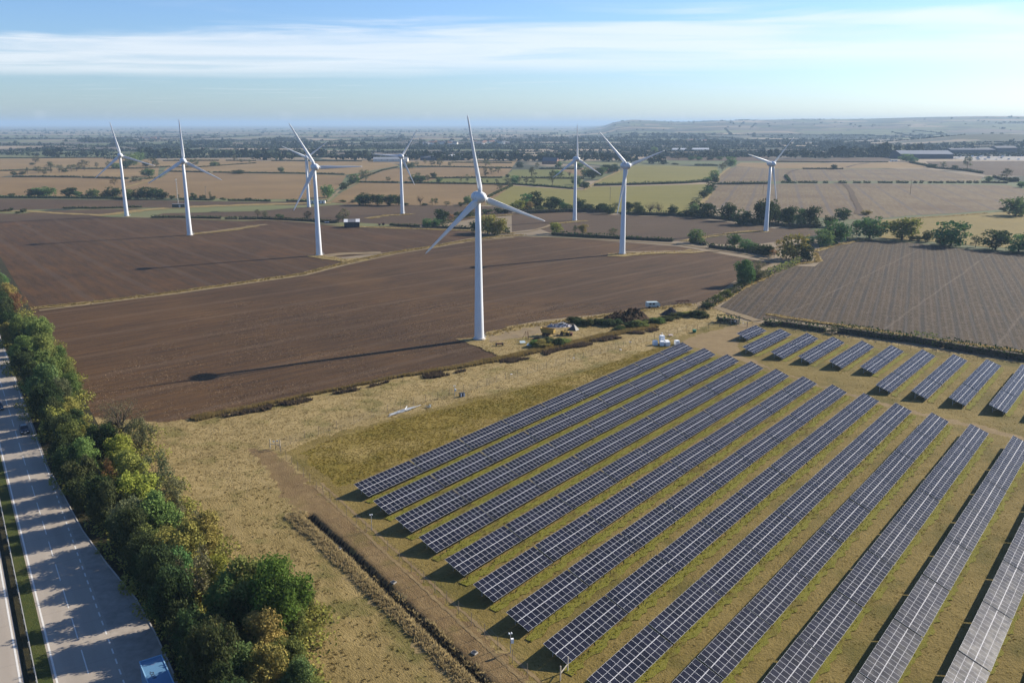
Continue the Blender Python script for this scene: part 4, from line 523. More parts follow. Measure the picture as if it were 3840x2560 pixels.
# ------------------------------------------------------------------ solar rows: solar_row > panel_table > solar_panel
M['alu'] = plain('panel_frame', (.60, .60, .62), .6, 0, .15, .04)
def glass_mat():
    """textured low-glare glass: dark cell, a weak wide sheen and a faint mirror that grows at flat angles"""
    t = NT('panel_glass'); nt = t.n; nt.nodes.remove(t.p)
    oi = t.N('ShaderNodeObjectInfo')
    a = t.ramp(oi.outputs['Random'], [(0, (.005, .006, .012)), (.5, (.007, .008, .017)), (1, (.011, .012, .023))])
    dust = t.noise(.8, 4, .6)
    d = t.N('ShaderNodeBsdfDiffuse'); t.L(t.mix(t.rng(dust, .4, .9, .01, .06), a, (.16, .16, .16)), d.inputs[0])
    g1 = t.N('ShaderNodeBsdfGlossy'); g1.inputs['Roughness'].default_value = .33
    g2 = t.N('ShaderNodeBsdfGlossy'); g2.inputs['Roughness'].default_value = .05
    fr = t.N('ShaderNodeFresnel'); fr.inputs['IOR'].default_value = 1.28
    m1 = t.N('ShaderNodeMixShader'); t.L(t.rng(dust, .3, .8, .004, .009), m1.inputs[0]); t.L(d.outputs[0], m1.inputs[1]); t.L(g1.outputs[0], m1.inputs[2])
    m2 = t.N('ShaderNodeMixShader'); t.L(t.math('MULTIPLY', fr.outputs[0], .55), m2.inputs[0]); t.L(m1.outputs[0], m2.inputs[1]); t.L(g2.outputs[0], m2.inputs[2])
    t.L(m2.outputs[0], t.out.inputs[0]); return t.mat
M['glass'] = glass_mat(); M['steel'] = plain('racking_steel', (.40, .41, .42), .5, .6, .5)
TILT = R_(20.0); PW, PL = 1.02, 2.03
def panel_mesh(flip):
    b = MB(); w, l, h = PW / 2, PL / 2, .035; ri = .014; rin = .032
    y0, y1 = (-l + rin, l - ri) if not flip else (-l + ri, l - rin)
    b.add([(-w, -l, 0), (w, -l, 0), (w, l, 0), (-w, l, 0), (-w, -l, h), (w, -l, h), (w, l, h), (-w, l, h)], [(0, 3, 2, 1), (0, 1, 5, 4), (1, 2, 6, 5), (2, 3, 7, 6), (3, 0, 4, 7)], 0)
    xi = w - ri
    b.add([(-w, -l, h), (w, -l, h), (w, l, h), (-w, l, h), (-xi, y0, h), (xi, y0, h), (xi, y1, h), (-xi, y1, h)], [(0, 1, 5, 4), (1, 2, 6, 5), (2, 3, 7, 6), (3, 0, 4, 7)], 0)
    yc = (y0 + y1) / 2; q = .014; z = h - .006
    b.add([(-xi, y0, z), (xi, y0, z), (xi, yc - q, z), (-xi, yc - q, z)], [(0, 1, 2, 3)], 1)
    b.add([(-xi, yc - q, h - .004), (xi, yc - q, h - .004), (xi, yc + q, h - .004), (-xi, yc + q, h - .004)], [(0, 1, 2, 3)], 0)
    b.add([(-xi, yc + q, z), (xi, yc + q, z), (xi, y1, z), (-xi, y1, z)], [(0, 1, 2, 3)], 1)
    return b.mesh('solar_panel', [M['alu'], M['glass']])
P_UP, P_LO = panel_mesh(False), panel_mesh(True)
def rack_mesh():
    b = MB()
    for k in range(5):
        x = -6.2 + 3.1 * k
        zf, zb = 1.5 - 1.15 * math.tan(TILT) - .10, 1.5 + 1.15 * math.tan(TILT) - .10
        b.box((x, -1.15, zf / 2), (.09, .09, zf)); b.box((x, 1.15, zb / 2), (.09, .09, zb))
        b.bar((x, -1.75, 1.5 - 1.75 * math.tan(TILT) - .09), (x, 1.75, 1.5 + 1.75 * math.tan(TILT) - .09), .06, .08)
        b.bar((x, 1.15, .5), (x, -.2, 1.5 - .2 * math.tan(TILT) - .12), .05)
    for y in (-1.55, -.5, .5, 1.55): b.bar((-7.2, y, 1.5 + y * math.tan(TILT) - .035), (7.2, y, 1.5 + y * math.tan(TILT) - .035), .05, .05)
    return b.mesh('panel_table', M['steel'])
RACK = rack_mesh()
ORD = 'first second third fourth fifth sixth seventh eighth ninth tenth eleventh twelfth thirteenth fourteenth fifteenth sixteenth seventeenth eighteenth nineteenth twentieth'.split() + ['twenty-%s' % q for q in 'first second third fourth fifth sixth seventh eighth ninth'.split()] + ['thirtieth'] + ['thirty-%s' % q for q in 'first second third fourth fifth sixth seventh eighth ninth'.split()] + ['fortieth'] + ['forty-%s' % q for q in 'first second third fourth fifth sixth seventh eighth ninth'.split()] + ['fiftieth'] + ['fifty-%s' % q for q in 'first second third fourth fifth sixth seventh eighth ninth'.split()] + ['sixtieth'] + ['sixty-%s' % q for q in 'first second third fourth fifth'.split()]
def nth(i, n=99): return ORD[i] if i < 65 else 'number %d' % (i + 1)
def pt(n, t): return np.array([n * N_[0] + t * T_[0], n * N_[1] + t * T_[1]])
def in_view(p):
    d = p[1] * math.cos(R_(14.32)) + 66 * math.sin(R_(14.32)); u = p[1] * math.sin(R_(14.32)) - 66 * math.cos(R_(14.32))
    return abs(p[0] / d) < .60 + 9 / d and u / d > -.40 - 9 / d
def solar_row(n0, t0, n1, t1, ntab, label, group):
    a, b = pt(n0, t0), pt(n1, t1); u = (b - a) / np.linalg.norm(b - a); rz = math.atan2(u[1], u[0])
    L = np.linalg.norm(b - a) / ntab
    if not any(in_view(a + u * L * (k + .5)) for k in range(ntab)): return
    root = empty('solar_row', (float(a[0]), float(a[1]), .12), rz, label, 'solar panels', group)
    sx = (L - .34) / 14
    for k in range(ntab):
        c = a + u * L * (k + .5)
        if not in_view(c): continue
        tb = obj('panel_table', RACK, root, (L * (k + .5), 0, rnd.uniform(-.05, .05))); tb.rotation_euler = (R_(rnd.uniform(-.8, .8)), R_(rnd.uniform(-.22, .22)), 0)
        for j in range(14):
            for side, me in ((1, P_UP), (-1, P_LO)):
                s = side * (PL / 2 + .012)
                o = obj('solar_panel', me, tb, ((j - 6.5) * sx, s * math.cos(TILT) , 1.5 + s * math.sin(TILT) + (.008 if (k % 2) else 0)))
                o.rotation_euler = (TILT + R_(rnd.uniform(-.25, .25)), R_(rnd.uniform(-.2, .2)), 0)
                o.scale = (sx / 1.04, 1, 1)
    return root
NH0, TN = [-112.67, -104.61, -96.62, -88.56, -80.41, -72.28, -64.02, -55.8, -47.4, -39.1, -30.8, -22.5, -14.2, -5.9], [98.1, 95.3, 92.8, 90.1, 87.3, 84.4, 81.6, 78.8, 76.1, 73.3, 70.6, 67.9, 65.2, 62.5]
NH1, TF = [-112.88, -104.47, -96.16, -87.8, -79.39, -71.06, -62.6, -54.1, -45.8, -37.3, -28.7, -20.0, -11.4, -2.8], [231.9, 229.4, 227.0, 224.2, 221.1, 218.5, 215.9, 213.4, 210.1, 207.4, 204.6, 202.0, 199.3, 196.6]
for i in range(14):
    lab = 'long dark solar row, %s down from the uncut grass corner' % nth(i)
    if i == 0: lab = 'long dark solar row directly below the uncut grass, topmost'
    solar_row(NH0[i] + 1.93, TN[i], NH1[i] + 1.93, TF[i], 9, lab, 'long rows of the main solar block')
RN = [-104.3, -96.0, -87.3, -79.2, -70.4, -61.9, -53.7, -45.2, -36.6, -27.9, -19.4, -11.0]
for i, n in enumerate(RN):
    k = 1 if i == 0 else 2 if i < 6 else 3
    t0 = 252.2 if k == 1 else 237.2 if k == 2 else 222.0
    lab = 'short bluish solar row, %s from the gate along the back hedge' % nth(i)
    if i == 0: lab = 'shortest solar panel row of a single table, beside the gate'
    solar_row(n + 1.93, t0, n + 1.93 + (.9 if i > 5 else .4), 267.4, k, lab, 'short rows between worn track and hedge')

# ------------------------------------------------------------------ wind turbines
M['white'] = plain('turbine_white', (.60, .62, .64), .45, 0, .4, .04, .3)
M['grey'] = plain('galvanised', (.45, .46, .47), .5, .5, .5)
M['conc'] = plain('footing_concrete', (.42, .39, .34), .9)
HUB = 44.8
def revolve_y(prof, n=28):
    b = MB(); vs = []; fs = []
    for y, r in prof:
        vs += [(r * math.cos(2 * math.pi * k / n), y, r * math.sin(2 * math.pi * k / n)) for k in range(n)]
    for i in range(len(prof) - 1):
        for k in range(n): fs.append((i * n + k, i * n + (k + 1) % n, (i + 1) * n + (k + 1) % n, (i + 1) * n + k))
    return b.add(vs, fs)
RP = -2.0
spin = revolve_y([(-4.25, .02), (-4.2, .35), (-4.0, .75), (-3.5, 1.22), (-2.9, 1.55), (-2.2, 1.74), (-1.5, 1.82), (-.95, 1.83), (-.95, 1.70)]).mesh('hub', M['white'], True)
nac = revolve_y([(-.90, 1.70), (-.90, 1.86), (-.2, 1.86), (.6, 1.78), (1.4, 1.60), (2.2, 1.30), (2.8, .95), (3.2, .5), (3.35, .02)]).mesh('nacelle', M['white'], True)
def blade_mesh():
    st = [(1.3, .62, .62, 0), (1.9, .66, .62, 0), (2.5, 1.15, .55, 24), (3.2, 1.28, .42, 22), (4.5, 1.22, .34, 18), (7, 1.05, .26, 13), (11, .82, .19, 9), (15, .63, .14, 6), (19, .47, .10, 4), (22.5, .35, .07, 2), (24.2, .24, .05, 1), (24.75, .08, .03, 0)]
    n = 14; vs = []; fs = []
    for r, c, th, tw in st:
        c = c * (1 if r < 2.2 else .82)
        for k in range(n):
            a = 2 * math.pi * k / n
            x = c * math.cos(a) + (c * .18 if r > 2.2 else 0); y = th * math.sin(a) * (1 if r < 2.2 else (.55 + .45 * math.cos(a)) if math.cos(a) < 0 else 1)
            w = R_(tw); vs.append((x * math.cos(w) - y * math.sin(w), x * math.sin(w) + y * math.cos(w), r))
    for i in range(len(st) - 1):
        for k in range(n): fs.append((i * n + k, i * n + (k + 1) % n, (i + 1) * n + (k + 1) % n, (i + 1) * n + k))
    fs.append(tuple((len(st) - 1) * n + k for k in range(n)))
    return MB().add(vs, fs).mesh('blade', M['white'], True)
BL = blade_mesh()
tw = MB(); H_ = HUB - 1.35
zs = [0, .05, H_ * .27, H_ * .272, H_ * .54, H_ * .542, H_ * .79, H_ * .792, H_]
rad = lambda z: 1.55 + (.80 - 1.55) * (z / H_) ** .92
tw.tube([(0, 0, z) for z in zs], [rad(z) - (.02 if i in (3, 5, 7) else 0) for i, z in enumerate(zs)], 32)
TWR = tw.mesh('tower', M['white'], True)
FTG = MB().tube([(0, 0, -.1), (0, 0, .28)], [2.05, 1.95], 24).mesh('footing', M['conc'])
DOOR = MB().box((0, 0, 0), (.9, .12, 2.1)).mesh('door', plain('door_grey', (.55, .57, .58), .5))
stp = MB()
for k in range(5): stp.box((0, .25 * k, .2 + .25 * k), (1.0, .26, .05))
for s in (-.5, .5):
    stp.bar((s, -.2, .1), (s, 1.1, 1.3), .06, .12); stp.bar((s, -.2, 1.0), (s, 1.1, 2.2), .04); stp.bar((s, -.2, .1), (s, -.2, 1.0), .04); stp.bar((s, 1.1, 1.2), (s, 1.1, 2.2), .04)
STEP = stp.mesh('access_steps', M['grey'])
TUR = [('turbine_c', 1.0, 100, 'nearest and tallest looking white wind turbine, its long shadow across the brown field'),
       ('t1', .985, 100.8, 'white wind turbine at the far left on a pale grass verge'),
       ('t2', 1.0, 91, 'white wind turbine second from the left, on a stony pad in brown field'),
       ('t3', 1.01, 119.5, 'white wind turbine by the curved grass strip, a farther one half hidden behind it'),
       ('t4', .89, 34.5, 'distant white wind turbine partly hidden behind the one by the grass strip'),
       ('t5', .955, 55, 'small white wind turbine standing beyond the open dark shed'),
       ('t6', .955, 91.5, 'white wind turbine with one blade straight up, in front of green pasture hedges'),
       ('t7', 1.02, 137, 'white wind turbine right of the nearest one, on an oval grass pad beside the track'),
       ('t8', .94, 44, 'white wind turbine farthest right, before the dark tree row')]
for nm, s, phi, lab in TUR:
    x, y = SPOT[nm]
    e = empty('wind_turbine', (x, y, .22 if nm != 'turbine_c' else .3), R_(30), lab, 'wind turbine', 'wind turbines of the wind farm')
    e.scale = (s, s, s)
    obj('tower', TWR, e); obj('footing', FTG, e); obj('nacelle', nac, e, (0, 0, HUB))
    obj('hub', spin, e, (0, 0, HUB))
    for k in range(3):
        o = obj('blade', BL, e, (0, RP, HUB)); o.rotation_euler = (0, R_(90 - phi - 120 * k), 0)
    da = R_(20)
    obj('door', DOOR, e, (math.cos(da) * 1.5, math.sin(da) * 1.5, 2.45), da + math.pi / 2)
    obj('access_steps', STEP, e, (math.cos(da) * 2.65, math.sin(da) * 2.65, 0), da + math.pi / 2)

# ------------------------------------------------------------------ trees
LEAF = dict(
    d=leaf('leaf_dark', (0.024, 0.038, 0.016), (0.048, 0.069, 0.027), (0.090, 0.118, 0.044), .28),
    m=leaf('leaf_mid', (0.061, 0.108, 0.038), (0.120, 0.196, 0.068), (0.225, 0.294, 0.101), .28),
    s=leaf('leaf_sparse', (0.074, 0.083, 0.040), (0.136, 0.136, 0.066), (0.207, 0.193, 0.099), .28),
    b=leaf('leaf_bush', (0.034, 0.048, 0.020), (0.067, 0.084, 0.034), (0.123, 0.134, 0.054), .28),
    y=leaf('leaf_olive', (0.131, 0.131, 0.040), (0.264, 0.242, 0.065), (0.421, 0.359, 0.103), .3),
    r=leaf('leaf_rust', (0.122, 0.077, 0.038), (0.231, 0.134, 0.060), (0.326, 0.195, 0.081), .3),
    g=leaf('leaf_green', (0.077, 0.105, 0.031), (0.144, 0.185, 0.053), (0.237, 0.272, 0.085), .35),
    l=leaf('leaf_lime', (0.150, 0.161, 0.031), (0.264, 0.264, 0.049), (0.369, 0.351, 0.085), .35),
    o=leaf('leaf_orange', (.14, .075, .018), (.24, .135, .028), (.32, .19, .044), .35),
    x=leaf('leaf_bare', (.078, .062, .042), (.13, .104, .07), (.175, .143, .096), .1))
LEAF['G'] = leaf('leaf_bright', (0.050, 0.080, 0.020), (0.100, 0.152, 0.030), (0.169, 0.231, 0.053), .35, .005, .05); LEAF['X'] = LEAF['s']
M['bark'] = plain('bark', (.085, .068, .05), .95, 0, .1, .3, 3)
def crown_mesh(seed, n, kind, size):
    """unit crown: base at z=0, height 1, half width .5; leaf clumps on uneven lobes"""
    r = np.random.RandomState(seed)
    prm = dict(dense=(50, .01, .48, .95), sparse=(28, .08, .54, .6), bush=(24, .04, .42, .95), bare=(30, .28, .60, .35), tall=(26, .10, .55, .8))[kind]
    nl, zlo, zc, fill = prm
    C = []; Rr = []
    while len(C) < nl:
        p = r.uniform(-1, 1, 3)
        if np.linalg.norm(p) > 1: continue
        z = zc + p[2] * (1 - zc) * .80 if p[2] > 0 else zc + p[2] * (zc - zlo) * .95
        lim = .40 if kind != 'tall' else .34
        C.append((p[0] * lim, p[1] * lim, z)); Rr.append(r.uniform(.06, .20) * (1.08 if kind in ('dense', 'bush') else .85))
    C = np.array(C); Rr = np.array(Rr)
    w = Rr ** 2; idx = r.choice(nl, n, p=w / w.sum())
    d = r.normal(size=(n, 3)); d /= np.linalg.norm(d, axis=1)[:, None]; d[:, 2] = np.where(r.rand(n) < .35, np.abs(d[:, 2]), d[:, 2])
    rr = Rr[idx] * (1 - (r.rand(n) ** 2.2) * .75)
    P = C[idx] + d * rr[:, None] * np.array([1, 1, .85])
    P[:, 2] = np.maximum(P[:, 2], .012)
    P += r.normal(size=P.shape) * (.028 if kind in ('sparse', 'bare') else .013)
    nor = d * .8 + r.normal(size=(n, 3)) * .55 + np.array([0, 0, .25]); nor /= np.linalg.norm(nor, axis=1)[:, None]
    a = np.cross(nor, r.normal(size=(n, 3))); a /= np.linalg.norm(a, axis=1)[:, None]; b = np.cross(nor, a)
    s = size * r.uniform(.55, 1.35, n)[:, None]
    a = a * s; b = b * s * r.uniform(.45, .9, n)[:, None]
    V = np.stack([P - a, P - b * .9 + a * .1, P + a, P + b], 1).reshape(-1, 3)
    F = np.arange(n * 4).reshape(n, 4)
    return V, F, C
def trunk_mb(C, seed, thick, twigs=False):
    r = random.Random(seed); b = MB()
    b.tube([(0, 0, -.02), (.004, .003, .14), (-.008, .006, .32), (.0, .0, .56)], [thick, thick * .8, thick * .62, thick * .25], 7)
    for k, c in enumerate(sorted(C.tolist(), key=lambda q: -abs(q[0]) - abs(q[1]))[:11 if not twigs else 24]):
        z0 = r.uniform(.14, .40); m = (c[0] * .45 + r.uniform(-.03, .03), c[1] * .45 + r.uniform(-.03, .03), z0 + (c[2] - z0) * .6)
        b.tube([(0, 0, z0), m, tuple(c)], [thick * .42, thick * .26, thick * .07], 5)
        if twigs:
            for q in range(4):
                e = (c[0] + r.uniform(-.12, .12), c[1] + r.uniform(-.12, .12), c[2] + r.uniform(-.04, .14)); b.tube([m, e], [thick * .13, thick * .03], 3)
    return b
PROTO = {}
def proto(key, kind, seeds, n, size, thick):
    PROTO[key] = []
    for sd in seeds:
        V, F, C = crown_mesh(sd, n, kind, size)
        cm = np_mesh('crown', V, F, [LEAF['d']])
        tm = trunk_mb(C, sd, thick, kind in ('bare',)).mesh('trunk', [M['bark']], True)
        PROTO[key].append((cm, tm))
proto('dense', 'dense', (1, 2, 3, 4), 1500, .043, .030); proto('sparse', 'sparse', (11, 12, 13), 620, .036, .024)
proto('bush', 'bush', (21, 22, 23), 620, .062, .02); proto('bare', 'bare', (31,), 420, .022, .026)
proto('near', 'dense', (41, 42, 43, 44), 7500, .024, .026); proto('near_bush', 'bush', (51, 52, 53), 6000, .026, .02)
proto('near_sparse', 'sparse', (61, 62, 63), 3200, .021, .022); proto('near_bare', 'bare', (71,), 1900, .012, .042); proto('big', 'dense', (81,), 15000, .019, .026)
SHAPE = dict(d='dense', m='dense', s='sparse', b='bush', y='dense', r='sparse', x='bare', g='bush', l='dense', o='dense')
NEAR_SHAPE = dict(d='near', m='near', s='near_sparse', y='near', r='near_sparse', x='near_bare', g='near', l='near', o='near_bush', G='big', X='near_bare')
COLOUR = dict(d='dark green', m='mid green', s='thin greyish olive', b='low dark green', y='yellowish olive', r='rusty brown', x='almost leafless brown', g='fresh green', l='lime green', o='orange tinted', G='large bright green', X='gnarled half bare')
def put_tree(k, shape, x, y, h, w, rz, label, group, name='tree', cat='tree', z=.1):
    cm, tm = PROTO[shape][int(rnd.random() * len(PROTO[shape]))]
    e = empty(name, (x, y, z), rz, label, cat, group); e.scale = (w, w, h)
    c = obj('crown', cm, e); c.material_slots[0].link = 'OBJECT'; c.material_slots[0].material = LEAF[k]
    t = obj('trunk', tm, e)
    return e
ZONE = dict(a='on the verge left of the leftmost turbine', b='in the hedgerow behind the two leftmost turbines', c='along the tan field behind the leftmost turbines', d='in the farthest pale fields at the left',
            e='along the hedge left of the nearest tower', f='beside the dark hedge near the shed', g='in the hedgerow behind the small middle turbine', h='around fields behind the small middle turbine', i='in far fields beyond the small middle turbine',
            j='on the track hedge behind the nearest turbine', k='on the track hedge right of the oval pad', l='in the left tree row below the pasture', m='in the right tree row below the pasture', n='between the pasture and the pale stubble', o='around the small green paddocks', p='in the far fields beyond the pasture',
            q='at the track corner of the striped field', r='along the top of the striped field', s='behind the farthest right turbine tower', t='below the brown slope at the right', u='on hedges of the far right stubble', v='on the green lane by the striped field', w='in the hedge gap behind the solar rows')
zc_ = {}
for q in sorted(TREES, key=lambda q: q[2] / max(q[3], 1)):
    zc_.setdefault((q[1], q[0] == 'b' or q[0] == 'g', q[0]), []).append(q)
HN = lambda h: 'tall' if h > 15 else 'small' if h < 8 else 'medium'
for (zn, bush, k), L in zc_.items():
    for i, (k, _, x, y, h, w) in enumerate(L):
        h = max(2.0, h); w = max(1.8, w) * 1.3
        kind = 'bush' if bush else 'tree'
        pos = '' if len(L) == 1 else ' %s from the left' % nth(i)
        lab = '%s %s,%s %s' % (COLOUR[k], kind, pos, ZONE[zn])
        near_ = y < 420 and k in ('m', 's', 'g', 'd', 'y')
        put_tree(k, NEAR_SHAPE[k] if near_ else SHAPE[k], x, y, h * 1.03, w, rnd.uniform(0, 6.28), lab.replace(',,', ','), 'field and hedgerow trees' if not bush else 'hedgerow bushes', 'shrub' if bush else 'tree', 'shrub' if bush else 'tree')
# roadside belt
bl = sorted(BELT, key=lambda q: q[1] * RDT[0] + q[2] * RDT[1]); bk = {}
for q in bl: bk.setdefault(q[0], []).append(q)
for k, L in bk.items():
    for i, (k, x, y, r) in enumerate(L):
        pos = '' if len(L) == 1 else ', %s of its colour from the near end' % nth(i)
        lab = '%s roadside belt tree%s' % (COLOUR[k], pos)
        h = r * 3.0 if k not in 'oX' else r * 2.05
        put_tree(k, NEAR_SHAPE[k], x, y, h, r * 2.3, rnd.uniform(0, 6.28), lab, 'trees of the roadside belt', z=.2)
rs = np.random.RandomState(44)
for i, t in enumerate(np.concatenate([np.arange(76, 128, 4.6), np.arange(128, 215, 6.3), np.arange(215, 480, 9.4)])):
    n = (17.8 if t < 128 else 17.8 - (t - 128) * .11 if t < 165 else 13.6 + rs.uniform(-.4, 1.2)) + rs.uniform(0, .9); x, y, _ = road_pt(n + .6, t + rs.uniform(-2, 2)); r = rs.uniform(2.2, 3.1)
    put_tree('d' if i % 3 else 'b', 'near', x, y, r * (rs.uniform(2.6, 3.5) + (1.2 if t < 112 else 0)), r * 2.2, rs.uniform(0, 6), 'dark kerbside tree of the roadside belt, %s from the near end' % nth(i), 'trees of the roadside belt', z=.2)
# dense undergrowth below the belt
def leaf_cloud(name, pts, size, mat, seed, k=1, flat=.7):
    r = np.random.RandomState(seed); P = np.repeat(np.asarray(pts, float), k, 0); n = len(P)
    nor = r.normal(size=(n, 3)) * .7 + np.array([0, 0, .5]); nor /= np.linalg.norm(nor, axis=1)[:, None]
    a = np.cross(nor, r.normal(size=(n, 3))); a /= np.linalg.norm(a, axis=1)[:, None]; b = np.cross(nor, a)
    s = (size * r.uniform(.6, 1.4, n))[:, None] if np.isscalar(size) else (np.repeat(size, k) * r.uniform(.6, 1.4, n))[:, None]
    a *= s; b *= s * flat
    V = np.stack([P - a, P - b, P + a, P + b], 1).reshape(-1, 3)
    return np_mesh(name, V, np.arange(n * 4).reshape(n, 4), mat)
r = np.random.RandomState(3)
U = []
for k, x, y, rr in BELT:
    for q in range(2):
        n = 400; a = r.rand(n) * 6.28; d = rr * 1.75 * np.sqrt(r.rand(n)); z = r.rand(n) * min(rr * 1.5, 4.2) * (1.15 - d / rr / 2.2)
        U.append(np.stack([x + np.cos(a) * d + (q * 1.5 - .7), y + np.sin(a) * d, z + .2], 1))
tag(obj('undergrowth', leaf_cloud('undergrowth', np.concatenate(U), .25, LEAF['y'], 4)), 'olive undergrowth beneath the roadside trees', kind='stuff')

# ------------------------------------------------------------------ hedges
HEDGE_N = {}
def hedge_mesh(L, w, h, far, seed):
    r = np.random.RandomState(seed); P = resample(L, 1.0); P = np.array(P); n = len(P)
    hv = h * (1 + .22 * (vnoise(P[:, 0], P[:, 1], 5, seed) - .5) + .35 * (vnoise(P[:, 0], P[:, 1], 17, seed + 1) - .5))
    per = 26 if far < 380 else 12 if far < 700 else 7
    idx = np.repeat(np.arange(n), per); m = len(idx)
    d = np.gradient(P, axis=0) if n > 2 else np.repeat((P[-1] - P[0])[None], n, 0); d /= np.linalg.norm(d, axis=1)[:, None] + 1e-9; nr = np.stack([-d[:, 1], d[:, 0]], 1)
    u = r.uniform(-1, 1, m); v = r.rand(m); edge = r.rand(m) < .6
    u = np.where(edge & (v < .8), np.sign(u) * r.uniform(.8, 1.1, m), u); v = np.where(edge & (v >= .8), r.uniform(.9, 1.06, m), v)
    Q = np.stack([P[idx, 0] + nr[idx, 0] * u * w / 2 + r.normal(size=m) * .3, P[idx, 1] + nr[idx, 1] * u * w / 2 + r.normal(size=m) * .3, v * hv[idx] + .1], 1)
    return Q, (.34 if far < 380 else .5 if far < 700 else .7)
HLAB = {'d': 'dark clipped hedge', 'm': 'loose olive hedge', 'g': 'bright green overgrown hedge'}
def hedge_place(L):
    x = sum(p[0] for p in L) / len(L); y = sum(p[1] for p in L) / len(L); a = math.degrees(math.atan2(x, y))
    if y < 330: return 'along the back of the short solar rows' if x > 80 and y < 300 else 'by the farm gate and lane'
    side = 'at far left' if a < -24 else 'behind the leftmost turbines' if a < -15 else 'near the open shed' if a < -8 and y < 760 else 'behind the middle turbines' if a < 2 else 'around the green pastures' if a < 14 else 'on the far right stubble'
    return side
cnt = {}
HS = sorted(HEDGES, key=lambda q: q[3][0][0] / max(q[3][0][1], 1))
for s, (k, w, h, L) in enumerate(HS):
    key = (k, hedge_place(L), math.hypot(*L[0]) > 700); cnt.setdefault(key, []).append((s, k, w, h, L))
for key, LL in cnt.items():
    for i, (s, k, w, h, L) in enumerate(LL):
        far = math.hypot(*L[len(L) // 2])
        Q, sz = hedge_mesh(L, w, h * 1.05, far, s)
        core = MB()  # solid box hidden in the leaves, added to stop light passing through
        for p, q in zip(L[:-1], L[1:]): core.bar((*p, h * .36), (*q, h * .36), w * .55, h * .66)
        me = leaf_cloud('hedge', Q, sz, LEAF['d' if k == 'd' else 'b' if k == 'm' else 'g'], s)
        o = obj('hedge', me); c = core.obj('light_block', M['bark'], o)
        pos = '' if len(LL) == 1 else ', %s from the left' % nth(i)
        tag(o, '%s %s%s %s' % ('far' if key[2] else 'nearer', HLAB[k], pos, key[1]), 'hedge', 'field hedges')

# ------------------------------------------------------------------ far woods and hedgerow trees, one mass
r = np.random.RandomState(12); TP = []
for x, y, h, w in FAR_TREES: TP.append((x, y, 0, max(4, h), max(5, w * 1.1)))
D_at = lambda x, y: max(0, math.hypot(x, y) - 2200)
def scatter_line(x0, y0, x1, y1, step, h):
    L = math.hypot(x1 - x0, y1 - y0); n = max(2, int(L / step / 1.35)); gap = r.rand() * 6
    if D_at(x0, y0) < 2600:                        # the hedge itself, low and unbroken
        for i in range(int(L / 7)):
            t = i * 7 / L; x = x0 + (x1 - x0) * t; y = y0 + (y1 - y0) * t
            TP.append((x, y, max(0.0, float(hill_z(np.array(x), np.array(y)))), 2.8, 10.5))
    for i in range(n):
        t = (i + r.uniform(-.4, .4)) / n; x = x0 + (x1 - x0) * t; y = y0 + (y1 - y0) * t
        if vnoise(x, y, 70, 4) < .28 or (math.hypot(x, y) > 4300 and x > 0 and r.rand() < .55): continue
        hh = h * r.uniform(.45, 1.2)
        TP.append((x, y, max(0.0, float(hill_z(np.array(x), np.array(y)))), hh, hh * r.uniform(.9, 1.6) * (1 + D_at(x, y) / 2600)))
k = 0
while k < 300:
    D = 1720 * (11500 / 1720) ** (r.rand() ** .9); a = R_(r.uniform(-36, 36)); x, y = math.sin(a) * D, math.cos(a) * D
    if 640 < x < 1300 and D < 2150: continue
    th = (r.uniform(-.30, .30) if r.rand() < .78 else r.uniform(1.1, 1.9)); L = r.uniform(150, 620) * (1 + D / 7000)
    scatter_line(x, y, x + math.cos(th) * L, y + math.sin(th) * L, 10 + D / 170, 8.5 if D < 4500 else 6.0)
    k += 1
for q in range(26):                                # copses
    D = 1900 * (10500 / 1900) ** r.rand(); a = R_(r.uniform(-35, 35)); x, y = math.sin(a) * D, math.cos(a) * D
    if 600 < x < 1350 and D < 2150: continue
    rx, ry = r.uniform(60, 210), r.uniform(30, 90)
    for i in range(int(26 + D / 260)):
        p = r.normal(size=2) * .5; hh = r.uniform(9, 15) * (1 if D < 4500 else .65)
        X, Y = x + p[0] * rx, y + p[1] * ry
        TP.append((X, Y, max(0.0, float(hill_z(np.array(X), np.array(Y)))), hh, hh * r.uniform(1.0, 1.7)))
TP = np.array(TP); D = np.hypot(TP[:, 0], TP[:, 1])
nq = np.where(TP[:, 3] < 3, 7, np.where(D < 2600, 26, np.where(D < 4500, 14, 8))); idx = np.repeat(np.arange(len(TP)), nq); m = len(idx)
d = r.normal(size=(m, 3)); d /= np.linalg.norm(d, axis=1)[:, None]; rad_ = r.uniform(.45, 1.0, m)
Q = np.stack([TP[idx, 0] + d[:, 0] * rad_ * TP[idx, 4] * .5, TP[idx, 1] + d[:, 1] * rad_ * TP[idx, 4] * .5, TP[idx, 2] + TP[idx, 3] * (.55 + d[:, 2] * rad_ * .45)], 1)
M['farleaf'] = None
def far_leaf():
    t = NT('far_leaf'); f = t.noise(.035, 4, .7); return t.col(t.ramp(f, [(.32, (.014, .026, .013)), (.5, (.026, .040, .019)), (.68, (.050, .058, .030))]))
fw = obj('distant_woods', leaf_cloud('distant_woods', Q, TP[idx, 4] * .20 * np.where(nq[idx] > 20, 1.0, 1.35), far_leaf(), 9, 1, .8))
tag(fw, 'woods and hedgerow trees across the far plain', kind='stuff')

